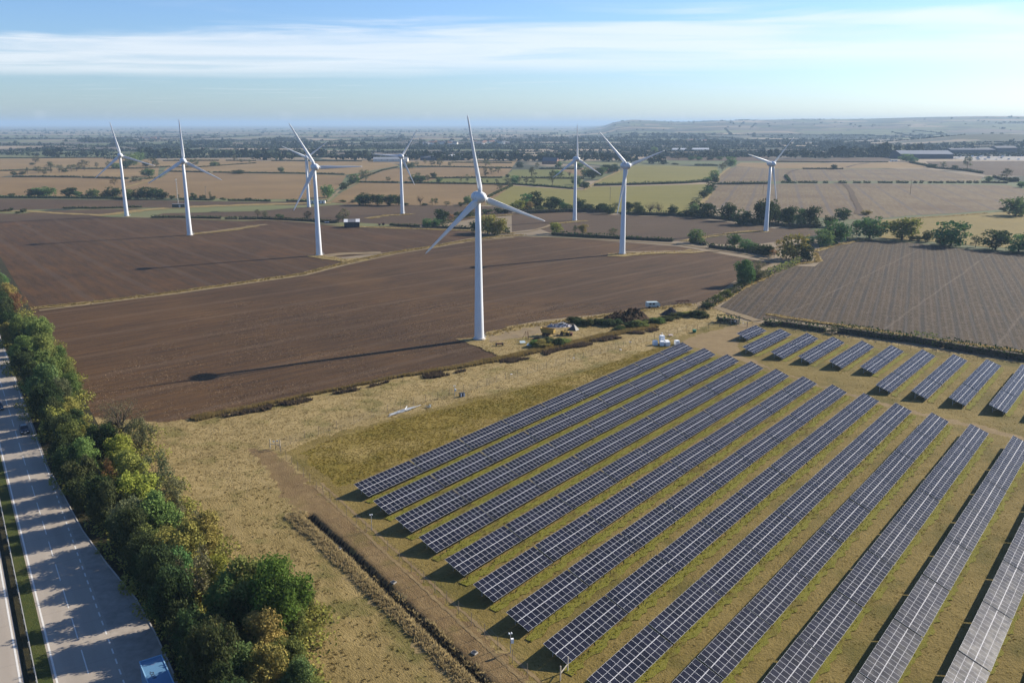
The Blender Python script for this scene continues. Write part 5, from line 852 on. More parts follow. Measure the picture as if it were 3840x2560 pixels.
# ------------------------------------------------------------------ grass cover that stands up
def tufts(name, P, h, w, blades, mat, seed, lean=.5):
    r = np.random.RandomState(seed); P = np.repeat(np.asarray(P), blades, 0); n = len(P)
    hh = (np.repeat(np.asarray(h), blades) if not np.isscalar(h) else np.full(n, h)) * r.uniform(.6, 1.25, n)
    a = r.rand(n) * 6.283; ln = r.rand(n) * lean * hh; b = r.rand(n) * 6.283
    P = P + np.stack([np.cos(b) * .12, np.sin(b) * .12, np.zeros(n)], 1) * (r.rand(n) * 2)[:, None]
    ww = w * r.uniform(.6, 1.3, n)
    A = P + np.stack([np.cos(a) * ww, np.sin(a) * ww, -np.full(n, .05)], 1); B = P - np.stack([np.cos(a) * ww, np.sin(a) * ww, np.full(n, .05)], 1)
    T = P + np.stack([np.cos(b) * ln, np.sin(b) * ln, hh], 1)
    return np_mesh(name, np.stack([A, B, T], 1).reshape(-1, 3), np.arange(n * 3).reshape(n, 3), mat)
def rand_in(poly, n, r, test=None):
    P = np.array(poly); lo, hi = P.min(0), P.max(0); out = []
    lo = np.maximum(lo, (-112, 84)); hi = np.minimum(hi, (165, 325)); tot = 0
    while tot < n:
        q = lo + (hi - lo) * r.rand(n * 3, 2); k = inside(poly, q[:, 0], q[:, 1])
        if test is not None: k &= test(q[:, 0], q[:, 1])
        out.append(q[k]); tot += k.sum()
        if len(out) > 40: break
    return np.concatenate(out)[:n]
r = np.random.RandomState(5)
def with_z(q): return np.stack([q[:, 0], q[:, 1], ground_z(q[:, 0], q[:, 1])], 1)
def upright(mat):
    nt = mat.node_tree; p = [n for n in nt.nodes if n.type == 'BSDF_PRINCIPLED'][0]
    for l in list(p.inputs['Normal'].links): nt.links.remove(l)
    g = nt.nodes.new('ShaderNodeNewGeometry'); a = nt.nodes.new('ShaderNodeVectorMath'); a.operation = 'MULTIPLY_ADD'; nt.links.new(g.outputs['Normal'], a.inputs[0]); a.inputs[1].default_value = (.35, .35, .2); a.inputs[2].default_value = (0, 0, .8)
    n = nt.nodes.new('ShaderNodeVectorMath'); n.operation = 'NORMALIZE'; nt.links.new(a.outputs[0], n.inputs[0]); nt.links.new(n.outputs[0], p.inputs['Normal'])
    tr = nt.nodes.new('ShaderNodeBsdfTranslucent'); nt.links.new(p.inputs['Base Color'].links[0].from_socket, tr.inputs[0]); mx = nt.nodes.new('ShaderNodeMixShader'); mx.inputs[0].default_value = .5
    out = [q for q in nt.nodes if q.type == 'OUTPUT_MATERIAL'][0]; nt.links.new(p.outputs[0], mx.inputs[1]); nt.links.new(tr.outputs[0], mx.inputs[2]); nt.links.new(mx.outputs[0], out.inputs[0])
    return mat
M['tuft'] = grass('tussock', (.24, .18, .09), (.40, .31, .175), (.52, .415, .26), .35, (.22, .195, .08)); M['tuft2'] = grass('dark_tussock', (.07, .062, .024), (.12, .098, .038), (.20, .155, .07), .3)
M['dock'] = grass('dead_docks', (.054, .040, .042), (.105, .080, .080), (.21, .165, .125), .5)
not_f = lambda x, y: ~inside(SOLAR_FIELD, x, y) & ~inside(BARE, x, y) & ~inside(DIRT, x, y) & (dist_line(DITCH, x, y) > 1.1)
for k_ in ('tuft', 'tuft2', 'dock'): upright(M[k_])
M['drytuft'] = upright(grass('dry_tuft', (.17, .125, .06), (.30, .23, .115), (.40, .315, .17), .5)); M['talltuft'] = upright(grass('tall_tuft', (.42, .335, .215), (.54, .44, .29), (.64, .53, .36), .5)); M['uncuttuft'] = upright(grass('uncut_tuft', (.125, .115, .018), (.21, .162, .032), (.295, .222, .068), .13, (.37, .29, .135))); M['mowntuft'] = upright(grass('mown_tuft', (.155, .118, .035), (.22, .168, .06), (.29, .225, .097), .25, (.125, .112, .025)))
q = rand_in(MEADOW, 14000, r, lambda x, y: not_f(x, y) & (vnoise(x, y, 2.2, 3) > .18))
BP = np.array(BANK); q = q[(q[:, 1] > 150) | (vnoise(q[:, 0], q[:, 1], .7, 40) > .5)]; lo_ = (q[:, 1] < 150) & (q[:, 0] < np.interp(-q[:, 1], -BP[:, 1], BP[:, 0]) - 1)
M['tuft3'] = upright(grass('olive_tuft', (.19, .15, .062), (.32, .25, .125), (.45, .36, .20), .3, (.14, .14, .042)))
tag(obj('rough_grass', tufts('rough_grass', with_z(q[lo_]), .20, .11, 6, M['tuft3'], 21)), 'olive tussocks of the meadow below the belt', kind='stuff')
q = q[~lo_]
tag(obj('rough_grass', tufts('rough_grass', with_z(q), .19, .11, 4, M['tuft'], 1)), 'tussocky dry grass of the meadow', kind='stuff')
q = rand_in(UNCUT, 7000, r, lambda x, y: vnoise(x, y, 3.0, 7) > .12)
tag(obj('uncut_grass', tufts('uncut_grass', with_z(q), .15, .10, 4, M['uncuttuft'], 2)), 'olive uncut grass above the top solar row', kind='stuff')
q = rand_in(MEADOW, 6000, r, lambda x, y: dist_line(BANK, x, y) < 1.7 + vnoise(x, y, 2, 2) * .5)
tag(obj('bank_grass', tufts('bank_grass', with_z(q), .36, .11, 5, M['talltuft'], 3, 1.0)), 'tall pale grass on the bank beside the ditch', kind='stuff')
sc_line = [((a[0] + b[0]) / 2, (a[1] + b[1]) / 2) for a, b in zip(SCRUB[:-1], SCRUB[1:])]
SL = [tuple(p) for p in SCRUB]
q = rand_in(MEADOW, 3600, r, lambda x, y: (dist_line(SL, x, y) < .4 + 2.4 * vnoise(x, y, 9, 1)) & (vnoise(x, y, 4.2, 2) > .47))
q = q - np.array([-.4, 1.9]) * 1.0
tag(obj('dead_weeds', tufts('dead_weeds', with_z(q), .80, .18, 6, M['dock'], 4, .8)), 'band of dead brown docks below the ploughed field', kind='stuff')
q = rand_in(MEADOW, 9000, r, lambda x, y: (dist_line(SL, x - .4, y - 1.2) < 1.7))
tag(obj('pale_grass', tufts('pale_grass', with_z(q) + np.array([.2, 1.6, 0]), .75, .14, 4, M['drytuft'], 6)), 'pale dry grass fringing the ploughed field', kind='stuff')
q = rand_in(SOLAR_FIELD, 15000, r, lambda x, y: (vnoise(x, y, 1.5, 4) > .5) & ~inside(WEAR, x, y))
DL = []
for i, (n0, n1) in enumerate(MAIN_LO):
    for t in np.arange(97.5 - 2.76 * i, 231.5 - 2.75 * i, .28):
        n = n0 + (n1 - n0) * (t - 90) / 134 + .5 + r.normal() * .42; DL.append((n * N_[0] + t * T_[0], n * N_[1] + t * T_[1], .24))
M['driptuft'] = upright(grass('drip_tuft', (.150, .150, .020), (.215, .215, .034), (.26, .235, .06), .6, (.17, .135, .04)))
tag(obj('drip_grass', tufts('drip_grass', np.array(DL), .20, .13, 3, M['driptuft'], 17)), 'bright green grass along the lower panel edges', kind='stuff')
tag(obj('mown_grass', tufts('mown_grass', with_z(q), .13, .10, 3, M['mowntuft'], 7)), 'short tufts between the panel rows', kind='stuff')
# verge tufts beside fields and tracks
Vv = []
for i, (k, w, L) in enumerate(STRIPS):
    if k == 'dry_grass' and math.hypot(*L[0]) < 700:
        for (x, y) in resample(L, .55 if math.hypot(*L[0]) < 420 else 1.1):
            for s in range(3): Vv.append((x + r.normal() * w * .22, y + r.normal() * w * .22, .2))
tag(obj('verge_grass', tufts('verge_grass', np.array(Vv), .55, .22, 3, M['drytuft'], 8)), 'dry grass standing along the field edges', kind='stuff')
# clods and stubble on the near ploughed field
Pf = FIELDS[0][3]
q = rand_in(Pf, 26000, r, lambda x, y: (vnoise(x, y, 6, 4) > .4))
M['straw'] = plain('straw', (.24, .17, .11), .9, 0, .1, .3, .6)
tag(obj('straw_litter', tufts('straw_litter', np.c_[q, np.full(len(q), .04)], .10, .16, 1, M['straw'], 9, 2.0)), 'straw and clods left on the ploughed soil', kind='stuff')

# ------------------------------------------------------------------ fences, gate, signs, cameras
M['wood'] = plain('weathered_wood', (.20, .16, .115), .9, 0, .2, .25, 4); M['wire'] = plain('fence_wire', (.22, .21, .20), .5, .6, .5)
PST = MB().tube([(0, 0, -.1), (0, 0, 2.0)], [.045, .04], 5).mesh('fence_post', M['wood'])
def fence(L, step, label):
    P = resample(L, step); e = empty('wire_fence', (P[0][0], P[0][1], .15), 0, label, 'fence')
    for x, y in P:
        o = obj('fence_post', PST, e, (x - P[0][0], y - P[0][1], 0)); o.rotation_euler = (rnd.uniform(-.03, .03), rnd.uniform(-.03, .03), 0)
    for z in (.25, .65, 1.05, 1.45, 1.9):
        wv = MB().tube([(x - P[0][0], y - P[0][1], z) for x, y in P], .009, 3, 0, False); wv.obj('wire', M['wire'], e)
fence(FENCE_LINE, 3.3, 'wooden post and wire fence between ditch strip and solar rows')
fence(FENCE_LINE2, 3.5, 'wooden post and wire fence across the dry meadow above the solar rows')
fence(FENCE_LINE3, 3.4, 'wooden post and wire fence along the hedge behind the short rows')
def S3(k, z=.17): return (SPOT[k][0], SPOT[k][1], z)
def H_frame(loc, rz, label):
    e = empty('timber_frame', loc, rz, label, 'fence corner')
    for x in (-1.1, 1.1): MB().bar((x, 0, 0), (x, 0, 2.1), .13).obj('post', M['palewood'], e)
    MB().bar((-1.1, 0, 1.05), (1.1, 0, 1.05), .10).obj('rail', M['palewood'], e)
    return e
M['palewood'] = plain('pale_timber', (.38, .34, .28), .85, 0, .2, .15, 3); M['sign'] = plain('sign_white', (.80, .80, .78), .5, 0, .3, .03)
M['black'] = plain('black_plastic', (.02, .02, .022), .5); M['green'] = plain('green_plastic', (.01, .12, .055), .45, 0, .4, .1)
e = H_frame((SPOT['frame'][0], SPOT['frame'][1], .17), R_(-8), 'pale timber fence corner frame with white signs by the meadow')
for x, z in ((-.25, 1.7), (.55, 1.85)): MB().box((x, -.1, z), (.42, .03, .32)).obj('sign', M['sign'], e)
H_frame((6.5, 93.0, .17), R_(62), 'pale timber corner frame at the near end of the fence')
def campole(loc, rz, label, box=True):
    e = empty('camera_pole', loc, rz, label, 'camera pole')
    MB().tube([(0, 0, 0), (0, 0, 2.9)], [.055, .05], 8).obj('pole', M['grey'], e)
    if box: MB().box((.24, 0, 1.75), (.34, .30, .62)).obj('control_box', M['sign'], e)
    for a in (-.18, .16):
        c = MB().tube([(a, -.10, 2.82), (a, .16, 2.90)], [.07, .07], 8); c.obj('camera_head', M['sign'], e)
    MB().bar((-.22, 0, 2.86), (.22, 0, 2.86), .05).obj('bracket', M['grey'], e)
campole(S3('campole2'), R_(15), 'grey camera pole with white box between the nearest row ends')
campole(S3('campole3'), R_(25), 'slim camera pole by the fence beside the second row end', False)
campole(S3('campole1'), R_(10), 'camera pole beside the black and white box on the meadow')
e = empty('equipment_box', S3('box'), R_(20), 'black cabinet with white doors standing in the dry meadow', 'cabinet')
MB().box((0, 0, .5), (1.3, .8, 1.0)).obj('body', M['black'], e)
for x in (-.32, .42): MB().box((x, -.42, .5), (.32, .05, .86)).obj('door', M['sign'], e)
# gate at the lane
gl, gr = SPOT['gate_l'], SPOT['gate_r']; gd = math.atan2(gr[1] - gl[1], gr[0] - gl[0]); gL = math.hypot(gr[0] - gl[0], gr[1] - gl[1])
e = empty('farm_gate', (gl[0], gl[1], .17), gd, 'tall double wire mesh gate between two posts at the lane', 'gate')
for x in (0, gL): MB().bar((x, 0, 0), (x, 0, 2.1), .16).obj('gate_post', M['wood'], e)
for a, b in ((.15, gL / 2 - .05), (gL / 2 + .05, gL - .15)):
    q = MB()
    for z in (.2, 1.05, 1.9): q.bar((a, 0, z), (b, 0, z), .05)
    for k in range(5): q.bar((a + (b - a) * k / 4, 0, .2), (a + (b - a) * k / 4, 0, 1.9), .035)
    g_ = q.obj('gate_leaf', M['grey'], e)
    MB().box(((a + b) / 2, -.05, 1.35), (.40, .03, .30)).obj('sign', M['sign'], g_)
for k, lab in (('sign1', 'small white notice board on a post left of the gate'), ('sign2', 'white notice board on a stake in front of the dark bush')):
    e = empty('notice_board', S3(k), R_(10), lab, 'sign')
    MB().bar((0, 0, 0), (0, 0, 1.5), .08).obj('post', M['wood'], e); MB().box((0, -.06, 1.35), (.75, .03, .55)).obj('board', M['sign'], e)

# ------------------------------------------------------------------ farm clutter by the nearest turbine
def bag(loc, rz, s, label):
    r = random.Random(label); b = MB(); vs = []; n = 16
    for z, k in ((0, .96), (.08, 1.0), (.5, 1.05), (.92, 1.0), (1.0, .93)):
        for i in range(n):
            a = 2 * math.pi * i / n; c, s_ = math.cos(a), math.sin(a); q = max(abs(c), abs(s_)) ** .82
            vs.append((c / q * .5 * k + r.uniform(-.012, .012), s_ / q * .5 * k + r.uniform(-.012, .012), z))
    fs = [(j * n + i, j * n + (i + 1) % n, (j + 1) * n + (i + 1) % n, (j + 1) * n + i) for j in range(4) for i in range(n)] + [tuple(range(4 * n, 5 * n)), tuple(range(n))[::-1]]
    b.add(vs, fs); o = b.obj('bulk_bag', M['bag'], None, loc, rz, False); o.scale = (s, s, s)
    for x in (-.4, .4):
        for y in (-.4, .4): MB().tube([(x, y, .97), (x * .7, y * .7, 1.10), (x * .5, y * .85, .99)], .025, 4).obj('lifting_loop', M['bag'], o)
    tag(o, label, 'bulk bag', 'white bulk bags by the top solar row')
M['bag'] = plain('white_bag', (.78, .79, .78), .6, 0, .3, .05, 2)
bx, by = SPOT['bags']
for dx, dy, dz, rz, lab in ((-2.6, 2.2, 0, .2, 'white bulk bag lying farthest left of the stack'), (0.2, 3.6, 0, .1, 'white bulk bag under the top of the stack'), (0.2, 3.7, 1.22, .35, 'white bulk bag on top of the stack'), (-.1, 1.1, 0, -.1, 'white bulk bag at the middle front of the stack'), (1.9, 2.7, 0, .3, 'white bulk bag behind the front right one'), (1.9, .7, 0, .15, 'white bulk bag at the front right by the panel edge'), (5.8, 2.6, 0, .4, 'lone white bulk bag half hidden behind the top row')):
    bag((bx + dx * .82, by + dy * .82, .17 + dz * 1.12), rz, 1.38, lab)
M['yellow'] = plain('rusty_yellow', (.30, .20, .045), .7, .1, .3, .35, 1.5); M['rustm'] = plain('rust', (.10, .045, .028), .85, .1, .2, .4, 2); M['tyre'] = plain('tyre', (.022, .022, .022), .9)
M['paleblue'] = plain('pale_blue_sheet', (.42, .50, .50), .5, .2, .4, .15, 2); M['tarp'] = plain('dark_tarp', (.035, .035, .042), .6); M['scrapm'] = plain('scrap_metal', (.26, .24, .25), .6, .3, .4, .6, 2)
def wheel(e, loc, r=.5, w=.3):
    x, y, z = loc; o = MB().tube([(x, y - w / 2, z), (x, y + w / 2, z)], [r, r], 14).obj('wheel', M['tyre'], e); MB().tube([(x, y - w / 2 - .02, z), (x, y + w / 2 + .02, z)], [r * .5, r * .5], 10).obj('rim', M['rustm'], o)
# yellow tipping trailer
e = empty('tipping_trailer', S3('skip'), R_(-22), 'rusty yellow tipping trailer with deep open body', 'trailer')
t = MB(); L, w, h, z0 = 4.4, 2.0, 1.5, 1.1
for y in (-w / 2, w / 2): t.add([(-L / 2 + .3, y, z0), (L / 2, y, z0), (L / 2, y, z0 + h * .75), (-L / 2 - .2, y, z0 + h), (-L / 2 + .3, y + .05, z0), (L / 2, y + .05, z0), (L / 2, y + .05, z0 + h * .75), (-L / 2 - .2, y + .05, z0 + h)], [(0, 1, 2, 3), (7, 6, 5, 4), (3, 2, 6, 7), (0, 4, 5, 1), (1, 5, 6, 2), (0, 3, 7, 4)])
t.box((0, 0, z0 + .03), (L - .3, w, .07)); t.bar((-L / 2 + .28, 0, z0), (-L / 2 - .22, 0, z0 + h), w, .06); t.box((L / 2 - .02, 0, z0 + h * .38), (.06, w, h * .74))
for k in range(4): t.box((-1.4 + k * 1.0, -w / 2 - .04, z0 + .55), (.09, .08, 1.1))
t.obj('body', M['yellow'], e)
MB().bar((-2.2, 0, .8), (3.6, 0, .7), .16).obj('chassis', M['rustm'], e)
for x in (-1.2, .1):
    for y in (-.95, .95): wheel(e, (x, y, .5))
# old yellow loader beside it
e = empty('old_loader', S3('spreader'), R_(-12), 'derelict yellow machine with bent arms and black tyre, beside the tipping trailer', 'farm machine')
MB().box((0, 0, .8), (2.6, 1.3, .7)).box((-.9, 0, 1.35), (.8, 1.2, .5)).obj('body', M['yellow'], e)
for y in (-.75, .75): MB().bar((-1.2, y, .7), (.2, y, 1.6), .16).bar((.2, y, 1.6), (1.9, y, .7), .16).obj('lift_arm', M['yellow'], e)
MB().prism([(1.7, .2), (2.6, .15), (2.5, .9), (1.8, 1.0)], -.9, .9).obj('bucket', M['rustm'], e)
for x, y in ((-.9, -.8), (-.9, .8), (1.0, -.8), (1.0, .8)): wheel(e, (x, y, .55), .55, .32)
# two-wheeled axle
e = empty('trailer_axle', S3('axle'), R_(8), 'bare dark trailer chassis on two wheels in the grass', 'trailer')
MB().box((0, 0, .75), (1.9, .9, .18)).bar((-1, 0, .5), (1, 0, .5), .14).obj('frame', M['rustm'], e)
for x in (-1.05, 1.05):
    o = MB().tube([(x - .14, 0, .5), (x + .14, 0, .5)], [.5, .5], 14).obj('wheel', M['tyre'], e)
# hay rake frame
e = empty('hay_rake', S3('rake'), R_(30), 'upright rusty hay rake frame with thin tines', 'farm machine')
q = MB()
for s in (-.6, .6): q.bar((s, -.4, 0), (s * .6, 0, 2.6), .08).bar((s * .6, 0, 2.6), (s * 1.8, .9, 0), .08)
for k in range(7): q.bar((-.6, -.4 + .02 * k, .3 + .33 * k), (.5, -.35 + .02 * k, .3 + .33 * k), .045)
q.obj('frame', M['rustm'], e)
for k in range(9): MB().tube([(1.0 - .08 * k, .8 - .08 * k, .25 + .25 * k), (1.5 - .08 * k, 1.1 - .08 * k, .1 + .25 * k)], .02, 4).obj('tine', M['rustm'], e)
# dark tent of tarpaulin
e = empty('tarpaulin', S3('tent'), R_(-30), 'dark tarpaulin draped to a peak over something', 'tarpaulin')
MB().add([(-1.6, -1.2, 0), (1.6, -1.3, 0), (1.7, 1.2, 0), (-1.5, 1.3, 0), (.1, -.1, 1.9), (.3, .2, 1.85)], [(0, 1, 4), (1, 2, 5, 4), (2, 3, 5), (3, 0, 4, 5)]).obj('sheet', M['tarp'], e)
MB().tube([(.2, .05, 0), (.2, .05, 1.85)], .04, 6).obj('prop', M['wood'], e)
def heap(name, loc, rx, ry, h, mat, seed, n=46, rough=.35, peaks=1):
    r = np.random.RandomState(seed); u = np.linspace(-1, 1, n); X, Y = np.meshgrid(u, u); D = np.hypot(X, Y)
    Z = np.zeros_like(X)
    for k in range(peaks):
        c = r.uniform(-.45, .45, 2) if k else (0.25, 0); Z = np.maximum(Z, (1 if k == 0 else r.uniform(.55, .9)) * np.clip(1 - np.hypot((X - c[0]) * .95, (Y - c[1]) * 1.05) * 1.15, 0, 1) ** .85)
    Z = Z * np.clip((1 - D) * 4, 0, 1)
    Z = Z * (1 + rough * (vnoise(X * 10, Y * 10, 2.2, seed) - .5) + rough * .9 * (vnoise(X * 10, Y * 10, .8, seed) - .5) + rough * .6 * (vnoise(X * 10, Y * 10, .4, seed + 3) - .5))
    Vh = np.stack([X.ravel() * rx, Y.ravel() * ry, Z.ravel() * h - .03], 1); ii = (np.arange(n - 1)[:, None] * n + np.arange(n - 1)[None]).ravel()
    F = np.stack([ii, ii + 1, ii + n + 1, ii + n], 1); k = (D.ravel()[F] < 1.0).all(1)
    return obj(name, np_mesh(name, Vh, F[k], mat), None, loc)
M['muck'] = soil('muck', (.045, .030, .022), (.12, .085, .062), 10, (.24, .19, .14), .5)
hx, hy = (SPOT['heap_l'][0] + SPOT['heap_r'][0]) / 2, (SPOT['heap_l'][1] + SPOT['heap_r'][1]) / 2
o = heap('muck_heap', (hx, hy + 1, .15), 11.0, 5.6, 3.7, M['muck'], 3, 76, .55, 6); o.rotation_euler = (0, 0, R_(22)); tag(o, 'big lumpy brown muck heap beside the lane', 'muck heap')
M['dsoil'] = plain('dark_soil', (.035, .032, .034), .95, 0, .1, .3, 1)
o = heap('soil_heap', S3('soil', .15), 4.0, 3.0, 2.7, M['dsoil'], 8, 36, .15, 1); tag(o, 'pointed dark soil heap right of the big muck heap', 'soil heap')
o = heap('burnt_heap', S3('burnt', .15), 1.7, 1.2, 1.1, M['dock'], 9, 24, .6, 2); tag(o, 'small dark heap of dead stalks by the hay rake', 'heap')
# scrap pile: boards and sheets
r = random.Random(4); sx_, sy_ = SPOT['scrap']
e = empty('scrap_pile', (sx_, sy_, .17), 0, 'pile of broken boards and white sheets behind the yellow trailer', 'scrap pile')
heap('debris', (0, 0, 0), 4.6, 2.4, 1.1, M['scrapm'], 14, 30, .9, 4).parent = e
for k in range(26):
    a = r.uniform(0, 6.28); d = r.uniform(0, 1); x, y = math.cos(a) * d * 3.8, math.sin(a) * d * 1.9; z = .35 + (1 - d) * .8
    th = r.uniform(-.8, .8); L = r.uniform(.9, 2.8)
    MB().bar((x - math.cos(th) * L / 2, y - math.sin(th) * L / 2, z - r.uniform(0, .3)), (x + math.cos(th) * L / 2, y + math.sin(th) * L / 2, z + r.uniform(0, .4)), r.uniform(.15, .6), .05).obj('board' if k % 3 else 'sheet', [M['wood'], M['scrapm'], M['rustm'], M['sign']][r.randrange(4)], e)
for k, lab, rz in (('sheet1', 'pale blue green metal sheet lying in weeds by the hay rake', .3), ('sheet2', 'grey propped metal sheet in front of the green brambles', -.5)):
    e = empty('metal_sheet', S3(k), rz, lab, 'metal sheet'); q = MB()
    for j in range(9): q.add([(-.9 + .2 * j, -.6, .35 + .03 * (j % 2)), (-.7 + .2 * j, -.6, .35 + .03 * ((j + 1) % 2)), (-.7 + .2 * j, .6, .8 + .03 * ((j + 1) % 2)), (-.9 + .2 * j, .6, .8 + .03 * (j % 2))], [(0, 1, 2, 3)])
    q.obj('sheet', M['paleblue'], e); MB().bar((0, .5, 0), (0, .5, .75), .1).obj('prop', M['wood'], e)
# pale van body and rusty cultivator across the lane
e = empty('old_van_body', S3('wreck'), R_(10), 'pale blue grey derelict van body at the field edge', 'derelict van')
v = MB().prism([(-2.6, .45), (2.5, .35), (2.6, 1.5), (1.7, 2.15), (-2.5, 2.2)], -1.0, 1.0); v.obj('body', M['paleblue'], e)
MB().add([(2.62, -.8, 1.45), (2.62, .8, 1.45), (1.85, .8, 2.05), (1.85, -.8, 2.05)], [(0, 1, 2, 3)]).obj('windscreen', M['black'], e)
for x in (-1.3, 0): MB().box((x, -1.02, 1.55), (.9, .04, .6)).obj('window', M['black'], e)
for x in (-1.6, 1.6):
    for y in (-.9, .9): wheel(e, (x, y, .38), .38, .22)
e = empty('cultivator', S3('rust'), R_(12), 'dark red rusty cultivator parked beside the lane', 'farm machine')
q = MB()
for y in (-.9, 0, .9): q.bar((-2.8, y, .9), (2.8, y, .95), .14)
for x in (-2.6, -1, .8, 2.5): q.bar((x, -.9, .9), (x, .9, .9), .14)
q.bar((0, .9, .95), (0, 2.6, .6), .16).obj('frame', M['rustm'], e)
for k in range(12): MB().tube([(-2.7 + .48 * k, -.9 + .6 * (k % 3), .9), (-2.7 + .48 * k, -1.1 + .6 * (k % 3), .45), (-2.7 + .48 * k, -.85 + .6 * (k % 3), .05)], .05, 5).obj('tine', M['rustm'], e)
# bin, crate, litter
e = empty('water_butt', S3('bin'), .3, 'green plastic tub in the dry grass near the gate', 'tub')
MB().tube([(0, 0, 0), (0, 0, .9)], [.55, .68], 14).obj('body', M['green'], e); MB().tube([(0, 0, .86), (0, 0, .94)], [.74, .74], 14).obj('rim', M['green'], e)
e = empty('feed_crate', S3('crate'), .4, 'pinkish white broken crate in the grass above the bags', 'crate')
M['pink'] = plain('pinkish_white', (.52, .44, .44), .7)
for k in range(5): MB().bar((-.7, -.4 + .2 * k, .5), (.7, -.4 + .2 * k, .3 + .06 * k), .16, .03).obj('slat', M['pink'], e)
for x in (-.6, .6): MB().bar((x, -.45, .0), (x, .45, .55), .1).obj('batten', M['pink'], e)
for k, lab in (('litter1', 'white plastic scrap below the middle of the fence'), ('litter2', 'white plastic scrap near the pinkish crate'), ('litter3', 'white plastic scrap at the end of the pale grass bank'), ('litter4', 'small white scrap below the nearest turbine'), ('litter5', 'whitish stone by the fence left of the bags')):
    q = MB(); rr_ = random.Random(k); q.add([(rr_.uniform(-.1, .1) + math.cos(a) * .4, math.sin(a) * .3, .03 + rr_.uniform(0, .2)) for a in (0, 1.2, 2.4, 3.6, 5)] + [(0, 0, .3)], [(0, 1, 5), (1, 2, 5), (2, 3, 5), (3, 4, 5), (4, 0, 5)])
    tag(q.obj('plastic_scrap', M['sign'], None, S3(k)), lab, 'litter')
# bundle of metal beams on the meadow
ba, bb = SPOT['beams_a'], SPOT['beams_b']; bd = math.atan2(bb[1] - ba[1], bb[0] - ba[0])
e = empty('beam_stack', ((ba[0] + bb[0]) / 2, (ba[1] + bb[1]) / 2, .17), bd, 'heap of pale galvanised beams dumped along the fence', 'metal beams')
r = random.Random(9); M['zinc'] = plain('zinc_beam', (.44, .46, .47), .5, .3, .4, .2)
for k in range(15):
    x = r.uniform(-3.2, 2.6); y = r.uniform(-.7, .7); z = .12 + .1 * (k // 4); a = r.uniform(-.16, .16); L = r.uniform(3.0, 5.2)
    MB().bar((x - L / 2 * math.cos(a), y - L / 2 * math.sin(a), z), (x + L / 2 * math.cos(a), y + L / 2 * math.sin(a), z + r.uniform(-.03, .1)), .14, .10).obj('beam', M['zinc'], e)
MB().bar((.1, -.3, .5), (1.7, .7, .75), .11).obj('beam', M['sign'], e)
e = empty('metal_offcuts', S3('beams_c'), bd, 'tangle of short grey offcuts at the end of the beam heap', 'metal scrap')
for k in range(8):
    a = r.uniform(0, 3.1); L = r.uniform(.6, 1.4); x, y = r.uniform(-.8, .8), r.uniform(-.5, .5)
    MB().bar((x - L / 2 * math.cos(a), y - L / 2 * math.sin(a), .15), (x + L / 2 * math.cos(a), y + L / 2 * math.sin(a), r.uniform(.2, .7)), .12, .06).obj('offcut', M['paleblue'] if k % 2 else M['black'], e)
for i, k in enumerate(('hatch1', 'hatch3', 'hatch4')):
    e = empty('inspection_hatch', S3(k), R_(-40), ['dark inspection hatch in the mown strip, middle one', 'dark inspection hatch nearest the fence corner frame at the front', 'dark inspection hatch between the other two'][i], 'hatch', 'hatches in the mown strip')
    MB().box((0, 0, .12), (.75, .62, .2)).obj('collar', M['conc'], e); MB().box((0, 0, .235), (.62, .5, .03)).obj('cover', M['black'], e)
# brambles and weeds
for i, (x, y) in enumerate(BRAMBLE):
    k = 'g' if i in (7, 9, 16, 20) else 'y' if i in (13, 17) else 'b'
    lab = '%s bramble clump, %s along the weedy bank near the muck heap' % ({'g': 'bright green', 'y': 'olive', 'b': 'dark green'}[k], nth(i)) if i < 16 or i > 20 else '%s bramble clump, %s in front of the yellow trailer' % ({'g': 'bright green', 'y': 'olive', 'b': 'dark green'}[k], nth(i - 16))
    put_tree(k, 'near_bush', x, y, rnd.uniform(1.6, 2.7), rnd.uniform(4.6, 7.6), rnd.uniform(0, 6), lab, 'bramble clumps near the muck heap', 'shrub', 'shrub')

# ------------------------------------------------------------------ open shed
x0, y0 = SPOT['shed_bl']; x1, y1 = SPOT['shed_br']; rz = math.atan2(y1 - y0, x1 - x0)
e = empty('open_shed', (x0, y0, .05), rz, 'dark timber shed with white and grey sheet roof in the field', 'shed')
L, Dp, eh, rh = math.hypot(x1 - x0, y1 - y0), 6.4, 3.7, 5.3
M['dwood'] = plain('dark_boards', (.030, .032, .036), .9, 0, .1, .3, 2); M['sheetw'] = plain('white_sheet', (.66, .66, .64), .6, 0, .3, .05); M['sheetg'] = plain('grey_sheet', (.17, .17, .18), .7, .1, .3, .1); M['olds'] = plain('pale_posts', (.36, .28, .15), .9)
nb = 14
for k in range(nb):
    if k == 8: continue
    MB().box((L * (k + .5) / nb, 0 + .02 * (k % 2), eh / 2), (L / nb - .05, .06, eh - .1)).obj('board', M['dwood'], e)
MB().box((L * 8.5 / nb, .35, eh / 2), (L / nb, .05, eh - .1)).obj('door', M['black'], e)
MB().box((L / 2, Dp, eh / 2), (L, .08, eh)).obj('back_wall', M['dwood'], e)
MB().box((0, Dp / 2, eh / 2), (.08, Dp - .1, eh)).obj('end_wall', M['dwood'], e)
MB().add([(L, .05, 1.6), (L, Dp * .62, 1.6), (L, Dp * .62, eh + .9), (L, Dp / 2, rh - .12), (L, .05, eh), (L + .07, .05, 1.6), (L + .07, Dp * .62, 1.6), (L + .07, Dp * .62, eh + .9), (L + .07, Dp / 2, rh - .12), (L + .07, .05, eh)], [(0, 4, 3, 2, 1), (5, 6, 7, 8, 9), (0, 1, 6, 5), (1, 2, 7, 6)]).obj('gable_cladding', M['dwood'], e)
